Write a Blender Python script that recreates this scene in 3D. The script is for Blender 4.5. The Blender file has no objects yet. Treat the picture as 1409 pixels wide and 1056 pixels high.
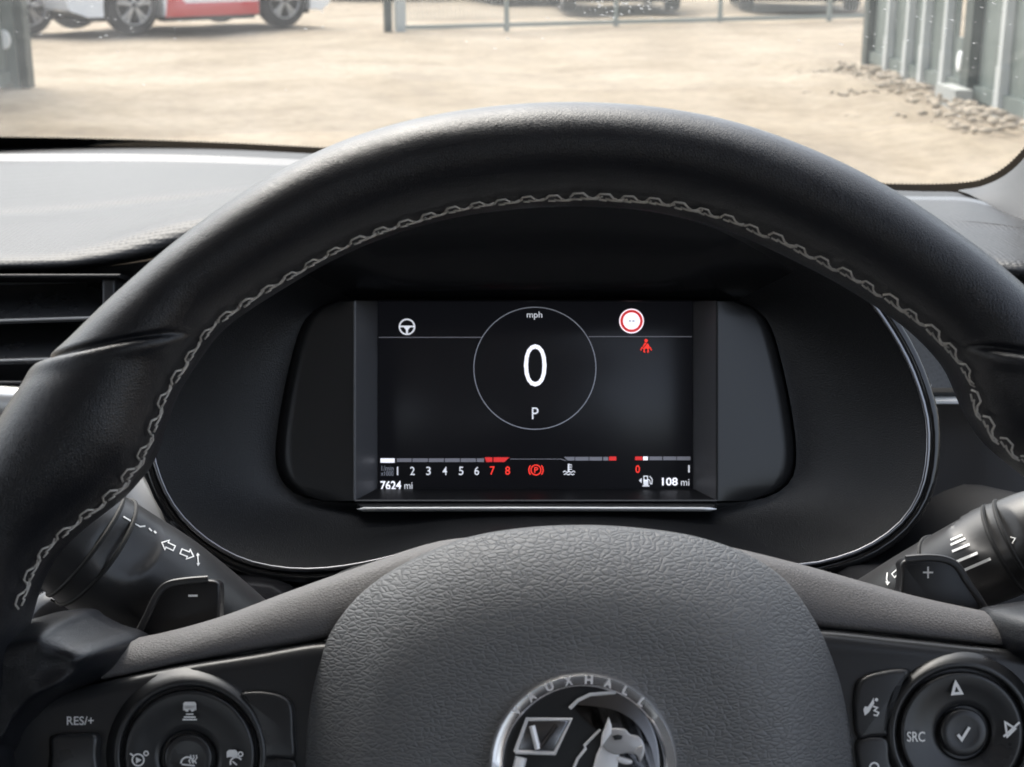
import bpy, bmesh, math, random
from mathutils import Vector, Matrix
from mathutils.bvhtree import BVHTree
random.seed(7)
R = math.radians
scene = bpy.context.scene
COL = scene.collection

# ------------------------------------------------------------------ camera, sky, sun, exposure
F = 2000.0                                   # focal length in pixels of the 1409 px wide photograph
PITCH = R(17.2)
CAM = Vector((0.0, 0.0, 1.16))
cam_d = bpy.data.cameras.new('camera'); cam = bpy.data.objects.new('camera', cam_d); COL.objects.link(cam)
cam.location = CAM; cam.rotation_euler = (math.pi / 2 - PITCH, 0, 0)
cam_d.sensor_width = 36; cam_d.lens = 36 * F / 1409
cam_d.clip_start = 0.02; cam_d.clip_end = 3000
cam_d.dof.use_dof = True; cam_d.dof.focus_distance = 0.52; cam_d.dof.aperture_fstop = 31
scene.camera = cam
scene.render.resolution_x = 1024; scene.render.resolution_y = 767

SUN_EL, SUN_AZ = R(60), R(-30)               # azimuth from +Y (ahead), negative = to the left
world = bpy.data.worlds.new('World'); scene.world = world; world.use_nodes = True
wn = world.node_tree; wn.nodes.clear()
sky = wn.nodes.new('ShaderNodeTexSky'); sky.sky_type = 'NISHITA'; sky.sun_disc = False
sky.sun_elevation = SUN_EL; sky.sun_rotation = SUN_AZ
sky.air_density = 1.0; sky.dust_density = 5.0; sky.ozone_density = 1.0
bg = wn.nodes.new('ShaderNodeBackground'); bg.inputs[1].default_value = 0.15
wo = wn.nodes.new('ShaderNodeOutputWorld')
hs = wn.nodes.new('ShaderNodeHueSaturation'); hs.inputs['Saturation'].default_value = .55      # thin overcast: a whiter sky
wn.links.new(sky.outputs[0], hs.inputs['Color']); wn.links.new(hs.outputs[0], bg.inputs[0]); wn.links.new(bg.outputs[0], wo.inputs[0])
sun_d = bpy.data.lights.new('sun', 'SUN'); sun_d.energy = 0.6; sun_d.angle = R(60); sun_d.color = (1, .98, .95)
sun = bpy.data.objects.new('sun', sun_d); COL.objects.link(sun)
sd = Vector((math.sin(SUN_AZ) * math.cos(SUN_EL), math.cos(SUN_AZ) * math.cos(SUN_EL), math.sin(SUN_EL)))
sun.rotation_euler = sd.to_track_quat('Z', 'Y').to_euler()
EXPOSURE = 1.9
vs = scene.view_settings
vs.view_transform = 'Standard'; vs.look = 'None'; vs.gamma = 1; vs.exposure = EXPOSURE; vs.use_curve_mapping = False
EM = 1.0 / 2 ** EXPOSURE                     # emission that shows as full white on a lit screen

# ------------------------------------------------------------------ pixel rays and frames
RT = Vector((1, 0, 0)); FW = Vector((0, math.cos(PITCH), -math.sin(PITCH))); UP = Vector((0, math.sin(PITCH), math.cos(PITCH)))
def ray(x, y): return RT * ((x - 704.5) / F) + UP * ((528 - y) / F) + FW
def at(x, y, d): return CAM + ray(x, y) * d
def gnd(x, y, z=0.0):
    r = ray(x, y); return CAM + r * ((z - CAM.z) / r.z)
class Frame:
    def __init__(s, o, A, N):
        s.o = o; s.N = N.normalized(); s.A = (A - s.N * A.dot(s.N)).normalized(); s.B = s.N.cross(s.A)
    def px(s, x, y, n=0.0):
        r = ray(x, y); t = ((s.o + s.N * n - CAM).dot(s.N)) / r.dot(s.N); q = CAM + r * t - s.o
        return Vector((q.dot(s.A), q.dot(s.B), n))
    def w(s, v): return s.o + s.A * v[0] + s.B * v[1] + s.N * v[2]
    def l(s, P): q = P - s.o; return Vector((q.dot(s.A), q.dot(s.B), q.dot(s.N)))
    def mat(s):
        m = Matrix((s.A, s.B, s.N)).transposed().to_4x4(); m.translation = s.o; return m

# ------------------------------------------------------------------ materials
def mat(name, col, rough=.5, metal=0, spec=.5, emit=0, coat=0):
    m = bpy.data.materials.new(name); m.use_nodes = True
    b = m.node_tree.nodes['Principled BSDF']
    b.inputs['Base Color'].default_value = (*col, 1); b.inputs['Roughness'].default_value = rough
    b.inputs['Metallic'].default_value = metal; b.inputs['Specular IOR Level'].default_value = spec
    if coat: b.inputs['Coat Weight'].default_value = coat; b.inputs['Coat Roughness'].default_value = .03
    if emit: b.inputs['Emission Color'].default_value = (*col, 1); b.inputs['Emission Strength'].default_value = emit
    return m
def nodes(m): return m.node_tree.nodes, m.node_tree.links, m.node_tree.nodes['Principled BSDF']
def coords(m, scale):
    n, l, b = nodes(m); tc = n.new('ShaderNodeTexCoord'); mp = n.new('ShaderNodeMapping')
    mp.inputs['Scale'].default_value = scale; l.new(tc.outputs['Object'], mp.inputs[0]); return mp.outputs[0]
def bump(m, height, strength, dist):
    n, l, b = nodes(m); bp = n.new('ShaderNodeBump'); bp.inputs['Strength'].default_value = strength; bp.inputs['Distance'].default_value = dist
    if b.inputs['Normal'].links: l.new(b.inputs['Normal'].links[0].from_socket, bp.inputs['Normal'])
    l.new(height, bp.inputs['Height']); l.new(bp.outputs[0], b.inputs['Normal'])
def noise_sock(m, co, scale, detail=3, rough=.6):
    n, l, b = nodes(m); t = n.new('ShaderNodeTexNoise'); t.inputs['Scale'].default_value = scale; t.inputs['Detail'].default_value = detail
    t.inputs['Roughness'].default_value = rough; l.new(co, t.inputs['Vector']); return t.outputs['Fac']
def vor_sock(m, co, scale, feat='DISTANCE_TO_EDGE', rnd=1.0):
    n, l, b = nodes(m); t = n.new('ShaderNodeTexVoronoi'); t.feature = feat; t.inputs['Scale'].default_value = scale
    t.inputs['Randomness'].default_value = rnd; l.new(co, t.inputs['Vector']); return t.outputs['Distance']
def ramp(m, fac, stops):
    n, l, b = nodes(m); r = n.new('ShaderNodeValToRGB'); l.new(fac, r.inputs[0])
    while len(r.color_ramp.elements) < len(stops): r.color_ramp.elements.new(.5)
    for e, (p, c) in zip(r.color_ramp.elements, stops): e.position = p; e.color = (*c, 1) if len(c) == 3 else c
    return r.outputs[0]
def warp(m, co, scale, amt):
    n, l, b = nodes(m); t = n.new('ShaderNodeTexNoise'); t.inputs['Scale'].default_value = scale; l.new(co, t.inputs['Vector'])
    a = n.new('ShaderNodeVectorMath'); a.operation = 'MULTIPLY_ADD'; a.inputs[1].default_value = (amt,) * 3
    l.new(t.outputs['Color'], a.inputs[0]); l.new(co, a.inputs[2]); return a.outputs[0]
def rough_var(m, co, scale, lo, hi):
    n, l, b = nodes(m); f = noise_sock(m, co, scale, 4)
    mr = n.new('ShaderNodeMapRange'); mr.inputs[1].default_value = .3; mr.inputs[2].default_value = .7; mr.inputs[3].default_value = lo; mr.inputs[4].default_value = hi
    l.new(f, mr.inputs[0]); l.new(mr.outputs[0], b.inputs['Roughness'])
def grain(m, scale, strength, dist, vscale=(1, 1, 1), wrp=None):
    co = coords(m, vscale)
    if wrp: co = warp(m, co, wrp[0], wrp[1])
    h = ramp(m, vor_sock(m, co, scale), [(0, (0, 0, 0)), (.28, (1, 1, 1))]); bump(m, h, strength, dist)

M = {}
M['leather'] = mat('black_leather', (.0075, .0085, .0115), .36, spec=.5)
grain(M['leather'], 1500, .26, .0002); rough_var(M['leather'], coords(M['leather'], (1, 1, 1)), 60, .30, .38)
bump(M['leather'], noise_sock(M['leather'], coords(M['leather'], (1, 1, 1)), 70, 3), .12, .002)
M['grain'] = mat('grained_charcoal_vinyl', (.108, .110, .113), .50, spec=.6)
co = coords(M['grain'], (.50, 1, 0)); h = ramp(M['grain'], vor_sock(M['grain'], co, 960), [(0, (0, 0, 0)), (.10, (.7, .7, .7)), (.30, (1, 1, 1))]); bump(M['grain'], h, .5, .00045)
bump(M['grain'], noise_sock(M['grain'], coords(M['grain'], (1, 1, 1)), 1500, 2), .18, .0003)
M['grain_fine'] = mat('fine_grained_taupe_vinyl', (.105, .100, .100), .58, spec=.45)
grain(M['grain_fine'], 1100, .3, .0003, (.8, 1.1, 1), (90, .003))
M['dash'] = mat('embossed_dash_skin', (.020, .0205, .022), .46, spec=.42)
h = ramp(M['dash'], vor_sock(M['dash'], coords(M['dash'], (.75, .75, 1)), 420, 'F1', .25), [(.05, (1, 1, 1)), (.6, (0, 0, 0))]); bump(M['dash'], h, .32, .0008)
M['satin'] = mat('satin_black_plastic', (.024, .0245, .026), .30); rough_var(M['satin'], coords(M['satin'], (1, 1, 1)), 40, .25, .34)
M['stalk'] = mat('stalk_charcoal_plastic', (.024, .0238, .0245), .36); bump(M['stalk'], noise_sock(M['stalk'], coords(M['stalk'], (1, 1, 1)), 2500, 2), .12, .0002)
M['piano'] = mat('piano_black', (.006, .006, .0065), .07, spec=.6)
M['ceiling'] = mat('hood_ceiling_black', (.0070, .0073, .0082), .24, spec=.5)
M['paddle'] = mat('paddle_black', (.007, .007, .008), .33)
M['gloss'] = mat('gloss_black', (.008, .008, .009), .16)
M['bowl'] = mat('sparkle_matte_black', (.0075, .0078, .0088), .44)
bump(M['bowl'], noise_sock(M['bowl'], coords(M['bowl'], (1, 1, 1)), 1400, 2), .6, .0006)
M['fascia'] = mat('fascia_black', (.008, .008, .009), .48, spec=.3); bump(M['fascia'], noise_sock(M['fascia'], coords(M['fascia'], (1, 1, 1)), 1200, 2), .2, .0004)
M['groove'] = mat('groove_black', (.004, .004, .004), .7)
M['chrome'] = mat('chrome', (.72, .71, .72), .14, 1)
M['chrome_dark'] = mat('dark_chrome', (.20, .20, .21), .22, 1)
M['silver'] = mat('satin_silver', (.70, .70, .69), .36, 1)
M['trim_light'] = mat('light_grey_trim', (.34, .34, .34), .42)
M['strip_light'] = mat('bright_strip', (.80, .80, .79), .35, .2)
M['emblem_base'] = mat('emblem_black', (.016, .017, .018), .40)
M['badge_metal'] = mat('satin_badge_metal', (.80, .79, .80), .24, 1)
M['badge_face'] = mat('grey_badge_face', (.50, .49, .49), .36, .5)
M['badge_letter'] = mat('bright_badge_letter', (.85, .84, .84), .4, .3)
M['print'] = mat('white_print', (.78, .78, .77), .6)
M['print_dim'] = mat('grey_print', (.85, .85, .84), .6)
M['thread'] = mat('grey_thread', (.50, .48, .445), .8); bump(M['thread'], noise_sock(M['thread'], coords(M['thread'], (1, 1, 1)), 4000, 2), .4, .0003)
M['lens'] = mat('smoked_lens', (.013, .013, .0135), .32, spec=.5)
M['lens_wall'] = mat('lens_wall_grey', (.085, .085, .09), .42)
M['screen'] = mat('screen_glass', (.005, .005, .006), .30, spec=.35)
b_ = M['screen'].node_tree.nodes['Principled BSDF']; b_.inputs['Emission Color'].default_value = (.40, .42, .55, 1); b_.inputs['Emission Strength'].default_value = .009 * EM
M['scr_white'] = mat('display_white', (.90, .91, 1), .5, emit=.95 * EM)
M['scr_soft'] = mat('display_soft_white', (.78, .80, .86), .5, emit=.62 * EM)
M['scr_dim'] = mat('display_dim', (.36, .38, .44), .5, emit=.30 * EM)
M['scr_bar'] = mat('display_bar', (.28, .28, .32), .5, emit=.22 * EM)
M['scr_red'] = mat('display_red', (1, .045, .03), .5, emit=.85 * EM)
M['scr_redbar'] = mat('display_red_bar', (.75, .035, .035), .5, emit=.6 * EM)
M['scr_black'] = mat('display_black', (.01, .01, .012), .5)
M['frit'] = mat('frit_black', (.004, .004, .004), .5)
M['pillar'] = mat('pillar_grey', (.034, .0345, .036), .5, spec=.4); bump(M['pillar'], noise_sock(M['pillar'], coords(M['pillar'], (1, 1, 1)), 900, 3), .3, .0006)
M['lining'] = mat('roof_lining', (.36, .38, .42), .9)
M['door'] = mat('door_trim', (.035, .035, .037), .6)
M['paint_own'] = mat('bonnet_paint', (.05, .052, .056), .3, coat=.6)
M['speck'] = mat('dried_drop', (.75, .75, .74), .5); n_, l_, b_ = nodes(M['speck']); tl = n_.new('ShaderNodeBsdfTranslucent'); tl.inputs[0].default_value = (.30, .30, .30, 1)
l_.new(tl.outputs[0], n_['Material Output'].inputs[0])

g = bpy.data.materials.new('windscreen_glass'); g.use_nodes = True; nt = g.node_tree; nt.nodes.clear()
o_ = nt.nodes.new('ShaderNodeOutputMaterial'); mx = nt.nodes.new('ShaderNodeMixShader'); tr = nt.nodes.new('ShaderNodeBsdfTransparent'); gl = nt.nodes.new('ShaderNodeBsdfGlossy')
fr = nt.nodes.new('ShaderNodeFresnel'); fr.inputs[0].default_value = 1.45
tr.inputs[0].default_value = (.93, .95, .93, 1); gl.inputs['Roughness'].default_value = .01
df = nt.nodes.new('ShaderNodeBsdfTranslucent'); df.inputs[0].default_value = (.62, .63, .61, 1); mx2 = nt.nodes.new('ShaderNodeMixShader')
tcg = nt.nodes.new('ShaderNodeTexCoord'); ng = nt.nodes.new('ShaderNodeTexNoise'); ng.inputs['Scale'].default_value = 14; ng.inputs['Detail'].default_value = 8
mrg = nt.nodes.new('ShaderNodeMapRange'); mrg.inputs[1].default_value = .35; mrg.inputs[2].default_value = .75; mrg.inputs[3].default_value = .020; mrg.inputs[4].default_value = .055
nt.links.new(tcg.outputs['Object'], ng.inputs['Vector']); nt.links.new(ng.outputs['Fac'], mrg.inputs[0])
nt.links.new(fr.outputs[0], mx.inputs[0]); nt.links.new(tr.outputs[0], mx.inputs[1]); nt.links.new(gl.outputs[0], mx.inputs[2])
nt.links.new(mrg.outputs[0], mx2.inputs[0]); nt.links.new(mx.outputs[0], mx2.inputs[1]); nt.links.new(df.outputs[0], mx2.inputs[2])   # a film of dust
nt.links.new(mx2.outputs[0], o_.inputs[0]); M['glass'] = g

# outdoors
M['sand'] = mat('dry_sandy_ground', (.5, .4, .28), .95, spec=.2)
co = coords(M['sand'], (1, 1, 1)); n_, l_, b_ = nodes(M['sand'])
f1 = noise_sock(M['sand'], co, .9, 8, .65); c1 = ramp(M['sand'], f1, [(.28, (.200, .163, .119)), (.50, (.282, .235, .174)), (.74, (.340, .290, .223))])
f2 = noise_sock(M['sand'], co, 9, 6, .7); c2 = ramp(M['sand'], f2, [(.35, (.70, .69, .68)), (.6, (1, 1, 1))])
mm = n_.new('ShaderNodeMix'); mm.data_type = 'RGBA'; mm.blend_type = 'MULTIPLY'; mm.inputs[0].default_value = .8
l_.new(c1, mm.inputs[6]); l_.new(c2, mm.inputs[7]); l_.new(mm.outputs[2], b_.inputs['Base Color'])
bump(M['sand'], noise_sock(M['sand'], co, 6, 8, .7), .5, .04)
M['stone'] = mat('sandstone_rubble', (.31, .265, .205), .95, spec=.2)
M['steel_green'] = mat('green_grey_steel', (.19, .225, .20), .55); rough_var(M['steel_green'], coords(M['steel_green'], (1, 1, 1)), 6, .45, .7)
c_ = ramp(M['steel_green'], noise_sock(M['steel_green'], coords(M['steel_green'], (1, 1, .3)), 5, 6), [(.3, (.095, .118, .105)), (.7, (.155, .182, .165))]); nodes(M['steel_green'])[1].new(c_, nodes(M['steel_green'])[2].inputs['Base Color'])
M['steel_pale'] = mat('galvanised_pale', (.48, .50, .49), .5, .2)
M['steel_dark'] = mat('dark_green_steel', (.040, .055, .050), .5)
M['wire'] = mat('fence_wire', (.42, .44, .42), .6)
M['rail'] = mat('fence_rail', (.27, .29, .26), .7)
M['reflector'] = mat('white_plate', (.85, .85, .83), .5)
M['concrete'] = mat('concrete_block', (.32, .33, .31), .9)
def paint(name, c): return mat(name, c, .3, coat=.8)
M['p_white'] = paint('white_paint', (.75, .76, .77)); M['p_red'] = paint('red_paint', (.52, .025, .03)); M['p_grey'] = paint('grey_paint', (.20, .21, .24))
M['p_blue'] = paint('dark_blue_paint', (.018, .022, .05)); M['p_black'] = paint('black_paint', (.015, .015, .018)); M['p_navy'] = paint('slate_paint', (.03, .035, .05))
M['tyre'] = mat('tyre_rubber', (.025, .025, .026), .8); M['alloy'] = mat('alloy_silver', (.50, .50, .51), .35, .8); M['carglass'] = mat('car_glass', (.01, .012, .014), .06)
M['trim'] = mat('black_trim', (.02, .02, .02), .6); M['lamp'] = mat('headlamp', (.55, .57, .6), .1); M['plate'] = mat('number_plate', (.45, .70, .78), .4)

# ------------------------------------------------------------------ object helpers
def tag(o, label=None, cat=None, group=None, kind=None):
    if label: o['label'] = label
    if cat: o['category'] = cat
    if group: o['group'] = group
    if kind: o['kind'] = kind
    return o
def empty(name, mtx, label=None, cat=None, group=None, kind=None):
    o = bpy.data.objects.new(name, None); o.empty_display_size = .05; COL.objects.link(o); o.matrix_world = mtx
    return tag(o, label, cat, group, kind)
def link(name, me, parent=None):
    o = bpy.data.objects.new(name, me); COL.objects.link(o)
    if parent: o.parent = parent
    return o
def mesh(name, vs_, fs, m, smooth=True, sharp=40):
    me = bpy.data.meshes.new(name); me.from_pydata([tuple(v) for v in vs_], [], fs); me.validate()
    bm = bmesh.new(); bm.from_mesh(me); bmesh.ops.recalc_face_normals(bm, faces=bm.faces); bm.to_mesh(me); bm.free()
    me.materials.append(M[m] if isinstance(m, str) else m)
    if smooth:
        me.polygons.foreach_set('use_smooth', [True] * len(me.polygons))
        if sharp: me.set_sharp_from_angle(angle=R(sharp))
    return me
def mk(name, vs_, fs, m, parent=None, smooth=True, sharp=40): return link(name, mesh(name, vs_, fs, m, smooth, sharp), parent)
def catmull(pts, k=8, closed=False):
    P = [Vector(p) for p in pts]; n = len(P); out = []
    for i in range(n if closed else n - 1):
        p1, p2 = P[i], P[(i + 1) % n]
        p0 = P[i - 1] if (closed or i > 0) else p1 * 2 - p2
        p3 = P[(i + 2) % n] if (closed or i + 2 < n) else p2 * 2 - p1
        for j in range(k):
            t = j / k
            out.append(.5 * ((2 * p1) + (p2 - p0) * t + (2 * p0 - 5 * p1 + 4 * p2 - p3) * t * t + (3 * p1 - p0 - 3 * p2 + p3) * t ** 3))
    if not closed: out.append(P[-1])
    return out
def lerp(a, b, t): return a + (b - a) * t
def interp(tab, x):
    if x <= tab[0][0]: return tab[0][1]
    for (x0, y0), (x1, y1) in zip(tab, tab[1:]):
        if x <= x1: return lerp(y0, y1, (x - x0) / (x1 - x0))
    return tab[-1][1]
def area2(p): return sum(p[i][0] * p[(i + 1) % len(p)][1] - p[(i + 1) % len(p)][0] * p[i][1] for i in range(len(p)))
def inset(p, d):
    n = len(p); out = []
    s = 1 if area2(p) > 0 else -1
    for i in range(n):
        a, b, c = Vector(p[i - 1][:2]), Vector(p[i][:2]), Vector(p[(i + 1) % n][:2])
        e1 = (b - a); e2 = (c - b)
        if e1.length < 1e-9 or e2.length < 1e-9: out.append(b); continue
        e1.normalize(); e2.normalize()
        n1 = Vector((-e1.y, e1.x)) * s; n2 = Vector((-e2.y, e2.x)) * s
        m = n1 + n2
        if m.length < 1e-6: m = n1
        m.normalize(); out.append(b + m * (d / max(.5, m.dot(n1))))
    return out
def prism_geo(p, n0, n1, bev=.001, segs=4, dome=0.0):
    """outline p extruded along n from n0 to n1 with a rounded front edge"""
    rings = [[(q[0], q[1], n0) for q in p]]
    for k in range(segs + 1):
        a = k / segs * math.pi / 2
        q = inset(p, bev * (1 - math.cos(a))) if k else p
        rings.append([(v[0], v[1], n1 - bev + bev * math.sin(a)) for v in q])
    n = len(p); vs_ = [v for r in rings for v in r]; fs = []
    for k in range(len(rings) - 1):
        for i in range(n):
            j = (i + 1) % n; fs.append((k * n + i, k * n + j, (k + 1) * n + j, (k + 1) * n + i))
    fs.append(tuple(range((len(rings) - 1) * n, len(rings) * n)))
    fs.append(tuple(reversed(range(n))))
    return vs_, fs
def prism(name, p, n0, n1, m, parent, bev=.001, segs=4, sharp=50):
    v, f = prism_geo(p, n0, n1, bev, segs); return mk(name, v, f, m, parent, True, sharp)
def pxs(fr, pts, n): return [fr.px(x, y, n) for x, y in pts]
def circ(cx, cy, r, k=64, ry=None): return [(cx + r * math.cos(2 * math.pi * i / k), cy - (ry or r) * math.sin(2 * math.pi * i / k)) for i in range(k)]
def tube_geo(pts, rad, seg=10, caps=True, up=None, closed=False):
    P = [Vector(p) for p in pts]; n = len(P); vs_ = []; fs = []
    prev = None
    for i, p in enumerate(P):
        if closed: t = (P[(i + 1) % n] - P[i - 1])
        else: t = (P[min(i + 1, n - 1)] - P[max(i - 1, 0)])
        t.normalize()
        u = prev if prev is not None else (up or Vector((0, 0, 1)))
        u = u - t * u.dot(t)
        if u.length < 1e-6: u = t.orthogonal()
        u.normalize(); v = t.cross(u); prev = u
        r = rad[i] if isinstance(rad, (list, tuple)) else rad
        ru, rv = r if isinstance(r, (list, tuple)) else (r, r)
        for s in range(seg):
            a = 2 * math.pi * s / seg; vs_.append(p + u * (ru * math.cos(a)) + v * (rv * math.sin(a)))
    for i in range(n if closed else n - 1):
        for s in range(seg):
            s2 = (s + 1) % seg; i2 = (i + 1) % n
            fs.append((i * seg + s, i * seg + s2, i2 * seg + s2, i2 * seg + s))
    if caps and not closed: fs.append(tuple(reversed(range(seg)))); fs.append(tuple(range((n - 1) * seg, n * seg)))
    return vs_, fs
def tube(name, pts, rad, m, parent=None, seg=10, caps=True, closed=False, up=None, sharp=40):
    v, f = tube_geo(pts, rad, seg, caps, up, closed); return mk(name, v, f, m, parent, True, sharp)
def grid(name, rows, m, parent=None, sharp=60, closed=False):
    n = len(rows[0]); vs_ = [v for r in rows for v in r]; fs = []
    for i in range(len(rows) - 1):
        for j in range(n if closed else n - 1):
            k = (j + 1) % n; fs.append((i * n + j, i * n + k, (i + 1) * n + k, (i + 1) * n + j))
    return mk(name, vs_, fs, m, parent, True, sharp)
def box_geo(a, b):
    (x0, y0, z0), (x1, y1, z1) = a, b
    v = [(x0, y0, z0), (x1, y0, z0), (x1, y1, z0), (x0, y1, z0), (x0, y0, z1), (x1, y0, z1), (x1, y1, z1), (x0, y1, z1)]
    return v, [(0, 3, 2, 1), (4, 5, 6, 7), (0, 1, 5, 4), (1, 2, 6, 5), (2, 3, 7, 6), (3, 0, 4, 7)]
def box(name, a, b, m, parent=None): v, f = box_geo(a, b); return mk(name, v, f, m, parent, False)
def join(geos):
    vs_, fs = [], []
    for v, f in geos:
        o = len(vs_); vs_ += list(v); fs += [tuple(i + o for i in q) for q in f]
    return vs_, fs
# flat print -------------------------------------------------------
def stroke2(pts, w, closed=False, sub=4):
    """a ribbon of pixel width w along pts: quads in pixel space"""
    P = [Vector((p[0], p[1])) for p in pts]
    if closed: P.append(P[0])
    Q = [P[0]]
    for a, b in zip(P, P[1:]):
        k = max(1, int((b - a).length / sub))
        for i in range(1, k + 1): Q.append(lerp(a, b, i / k))
    L, Rr = [], []
    for i, q in enumerate(Q):
        if closed and i in (0, len(Q) - 1): e1 = (Q[-1] - Q[-2]).normalized(); e2 = (Q[1] - Q[0]).normalized()
        else:
            e1 = (q - Q[i - 1]).normalized() if i else (Q[1] - q).normalized()
            e2 = (Q[i + 1] - q).normalized() if i + 1 < len(Q) else e1
        n1 = Vector((-e1.y, e1.x)); n2 = Vector((-e2.y, e2.x)); m = n1 + n2
        m = m.normalized() if m.length > 1e-4 else n1
        k = w / 2 / max(.55, m.dot(n1)); L.append(q + m * k); Rr.append(q - m * k)
    v = L + Rr; n = len(Q)
    return v, [(i, i + 1, n + i + 1, n + i) for i in range(n - 1)]
def fill2(pts): return [Vector((p[0], p[1])) for p in pts], [tuple(range(len(pts)))]
def text2(body, x0, y0, x1, y1, bold=0.0, rot=0):
    c = bpy.data.curves.new('text', 'FONT'); c.body = body; c.offset = bold; c.resolution_u = 4
    o = bpy.data.objects.new('text', c); COL.objects.link(o); bpy.context.view_layer.update()
    me = bpy.data.meshes.new_from_object(o.evaluated_get(bpy.context.evaluated_depsgraph_get()))
    vs_ = [v.co.copy() for v in me.vertices]; fs = [tuple(p.vertices) for p in me.polygons]
    bpy.data.objects.remove(o); bpy.data.curves.remove(c); bpy.data.meshes.remove(me)
    ax, bx = min(v.x for v in vs_), max(v.x for v in vs_); ay, by = min(v.y for v in vs_), max(v.y for v in vs_)
    out = [Vector((x0 + (v.x - ax) / (bx - ax) * (x1 - x0), y1 - (v.y - ay) / (by - ay) * (y1 - y0))) for v in vs_]
    if rot:
        c_ = Vector(((x0 + x1) / 2, (y0 + y1) / 2)); ca, sa = math.cos(rot), math.sin(rot)
        out = [c_ + Vector(((v - c_).x * ca + (v - c_).y * sa, -(v - c_).x * sa + (v - c_).y * ca)) for v in out]
    return out, fs
def print_on(name, geos, surf, m, parent, n=0.0, fr=None):
    """surf: Frame -> on its plane n; or BVH in fr's space (fr = frame of the parent) -> laid on the curved surface"""
    v2, fs = join(geos); out = []
    for v in v2:
        if isinstance(surf, Frame): out.append(surf.px(v.x, v.y, n))
        else:
            d = ray(v.x, v.y).normalized(); o = fr.l(CAM); dl = Vector((d.dot(fr.A), d.dot(fr.B), d.dot(fr.N)))
            hit = surf.ray_cast(o, dl)
            if hit[0] is None: hit = (o + dl * surf_default, None)
            out.append(hit[0] - dl * .0004)
    return mk(name, out, fs, m, parent, False)
surf_default = .46
def bvh_of(o): me = o.data; return BVHTree.FromPolygons([v.co.copy() for v in me.vertices], [tuple(p.vertices) for p in me.polygons])

# ================================================================== THE SETTING OUTDOORS
gv = []; gf = []
def ground_h(x, y):
    return .02 * math.sin(x * 1.3 + y * .7) * math.sin(y * .9 - x * .4) + .012 * math.sin(x * 3.1 + 1.2 * y)
xs = [-900, -300, -100, -40, -20] + [-12 + .4 * i for i in range(61)] + [20, 40, 100, 300, 900]
ys = [-900, -100, -20] + [-6 + .5 * i for i in range(80)] + [45, 70, 150, 400, 1500]
rows = [[Vector((x, y, ground_h(x, y) - .03 if abs(x) <= 12 and -6 <= y <= 34 else -.02)) for x in xs] for y in ys]
tag(grid('ground', rows, 'sand'), kind='structure')

# ---- mesh fence at the back
fa, fb = gnd(534, 42), gnd(1200, 24)
fdir = (fb - fa); fdir.z = 0; flen = fdir.length; fdir.normalize()
fence_fr = Frame(Vector((fa.x, fa.y, 0)), fdir, Vector((0, 0, 1)))
fence = empty('mesh_fence', fence_fr.mat(), 'long pale wire mesh fence with slim green posts across the far side of the yard', 'fence')
def fpos(x):     # where along the fence a pixel column falls
    r = ray(x, 36); o2 = Vector((CAM.x, CAM.y)); d2 = Vector((r.x, r.y)).normalized(); f2 = Vector((fdir.x, fdir.y)); a2 = Vector((fa.x, fa.y))
    den = d2.x * f2.y - d2.y * f2.x; q = a2 - o2; t = (q.x * f2.y - q.y * f2.x) / den
    return (o2 + d2 * t - a2).dot(f2)
posts = [0] + [fpos(x) for x in (697, 847, 990, 1140, 1300)]
for i, s in enumerate(posts):
    w = .085 if i == 0 else .055
    box('post', (s - w / 2, -w / 2, -.2), (s + w / 2, w / 2, 2.1), 'steel_dark' if i == 0 else 'rail', fence)
box('post', (.10, -.05, -.2), (.22, .05, 2.1), 'wire', fence)
for i in range(len(posts) - 1):
    a, b = posts[i] + (.24 if i == 0 else .035), posts[i + 1] - .035
    box('rail', (a, -.02, .0), (b, .02, .055), 'rail', fence)
    box('rail', (a, -.02, 1.0), (b, .02, 1.04), 'rail', fence)
    geos = []; k = int((b - a) / .055)
    for j in range(k + 1):
        x = a + (b - a) * j / k; geos.append(box_geo((x - .004, -.004, .10), (x + .004, .004, 2.0)))
    for z in (.5, 1.5, 1.98): geos.append(box_geo((a, .005, z), (b, .013, z + .01)))
    v, f = join(geos); tag(mk('wire_panel', v, f, 'wire', fence, False), kind='stuff')

# ---- solid steel fence and gate leaves on both sides
def steel_leaf(name, x, ys_ribs, y0, y1, side, label, extra=None):
    """sheet in the plane X = x from y0 (far) to y1 (near); ribs stand proud towards the yard"""
    root = empty(name, Matrix.Translation((x, (y0 + y1) / 2, 0)), label, 'fence')
    cy = (y0 + y1) / 2; s = side
    segs = sorted(ys_ribs + [y0, y1])
    for a, b in zip(segs, segs[1:]):
        if extra and a < extra[0] < b: continue
        if b - a < .02: continue
        box('sheet', (-.01, a - cy + .002, .12), (.01, b - cy - .002, 2.3), 'steel_green', root)
    for y in ys_ribs:
        box('rib', (-s * .012, y - cy - .035, .10), (-s * .075, y - cy + .035, 2.35), 'steel_pale', root)
        box('rib_foot', (-s * .078, y - cy - .05, -.05), (-s * .012, y - cy + .05, .30), 'steel_pale', root)
    box('bottom_rail', (-.045, y1 - cy, .02), (.045, y0 - cy, .118), 'steel_green', root)
    return root, cy
right, cyr = steel_leaf('steel_fence', 3.36, [13.1, 12.45, 11.95, 11.35, 10.0, 9.35, 8.7, 8.0, 7.3], 13.85, 6.6, 1,
    'grey green sheet steel fence with pale upright ribs on the right of the yard', (11.0,))
box('end_post', (-.08, 13.78 - cyr, -.1), (.06, 13.95 - cyr, 2.4), 'steel_dark', right)
box('gate_post', (-.09, 10.62 - cyr, -.1), (.09, 10.80 - cyr, 2.5), 'steel_dark', right)
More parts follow.
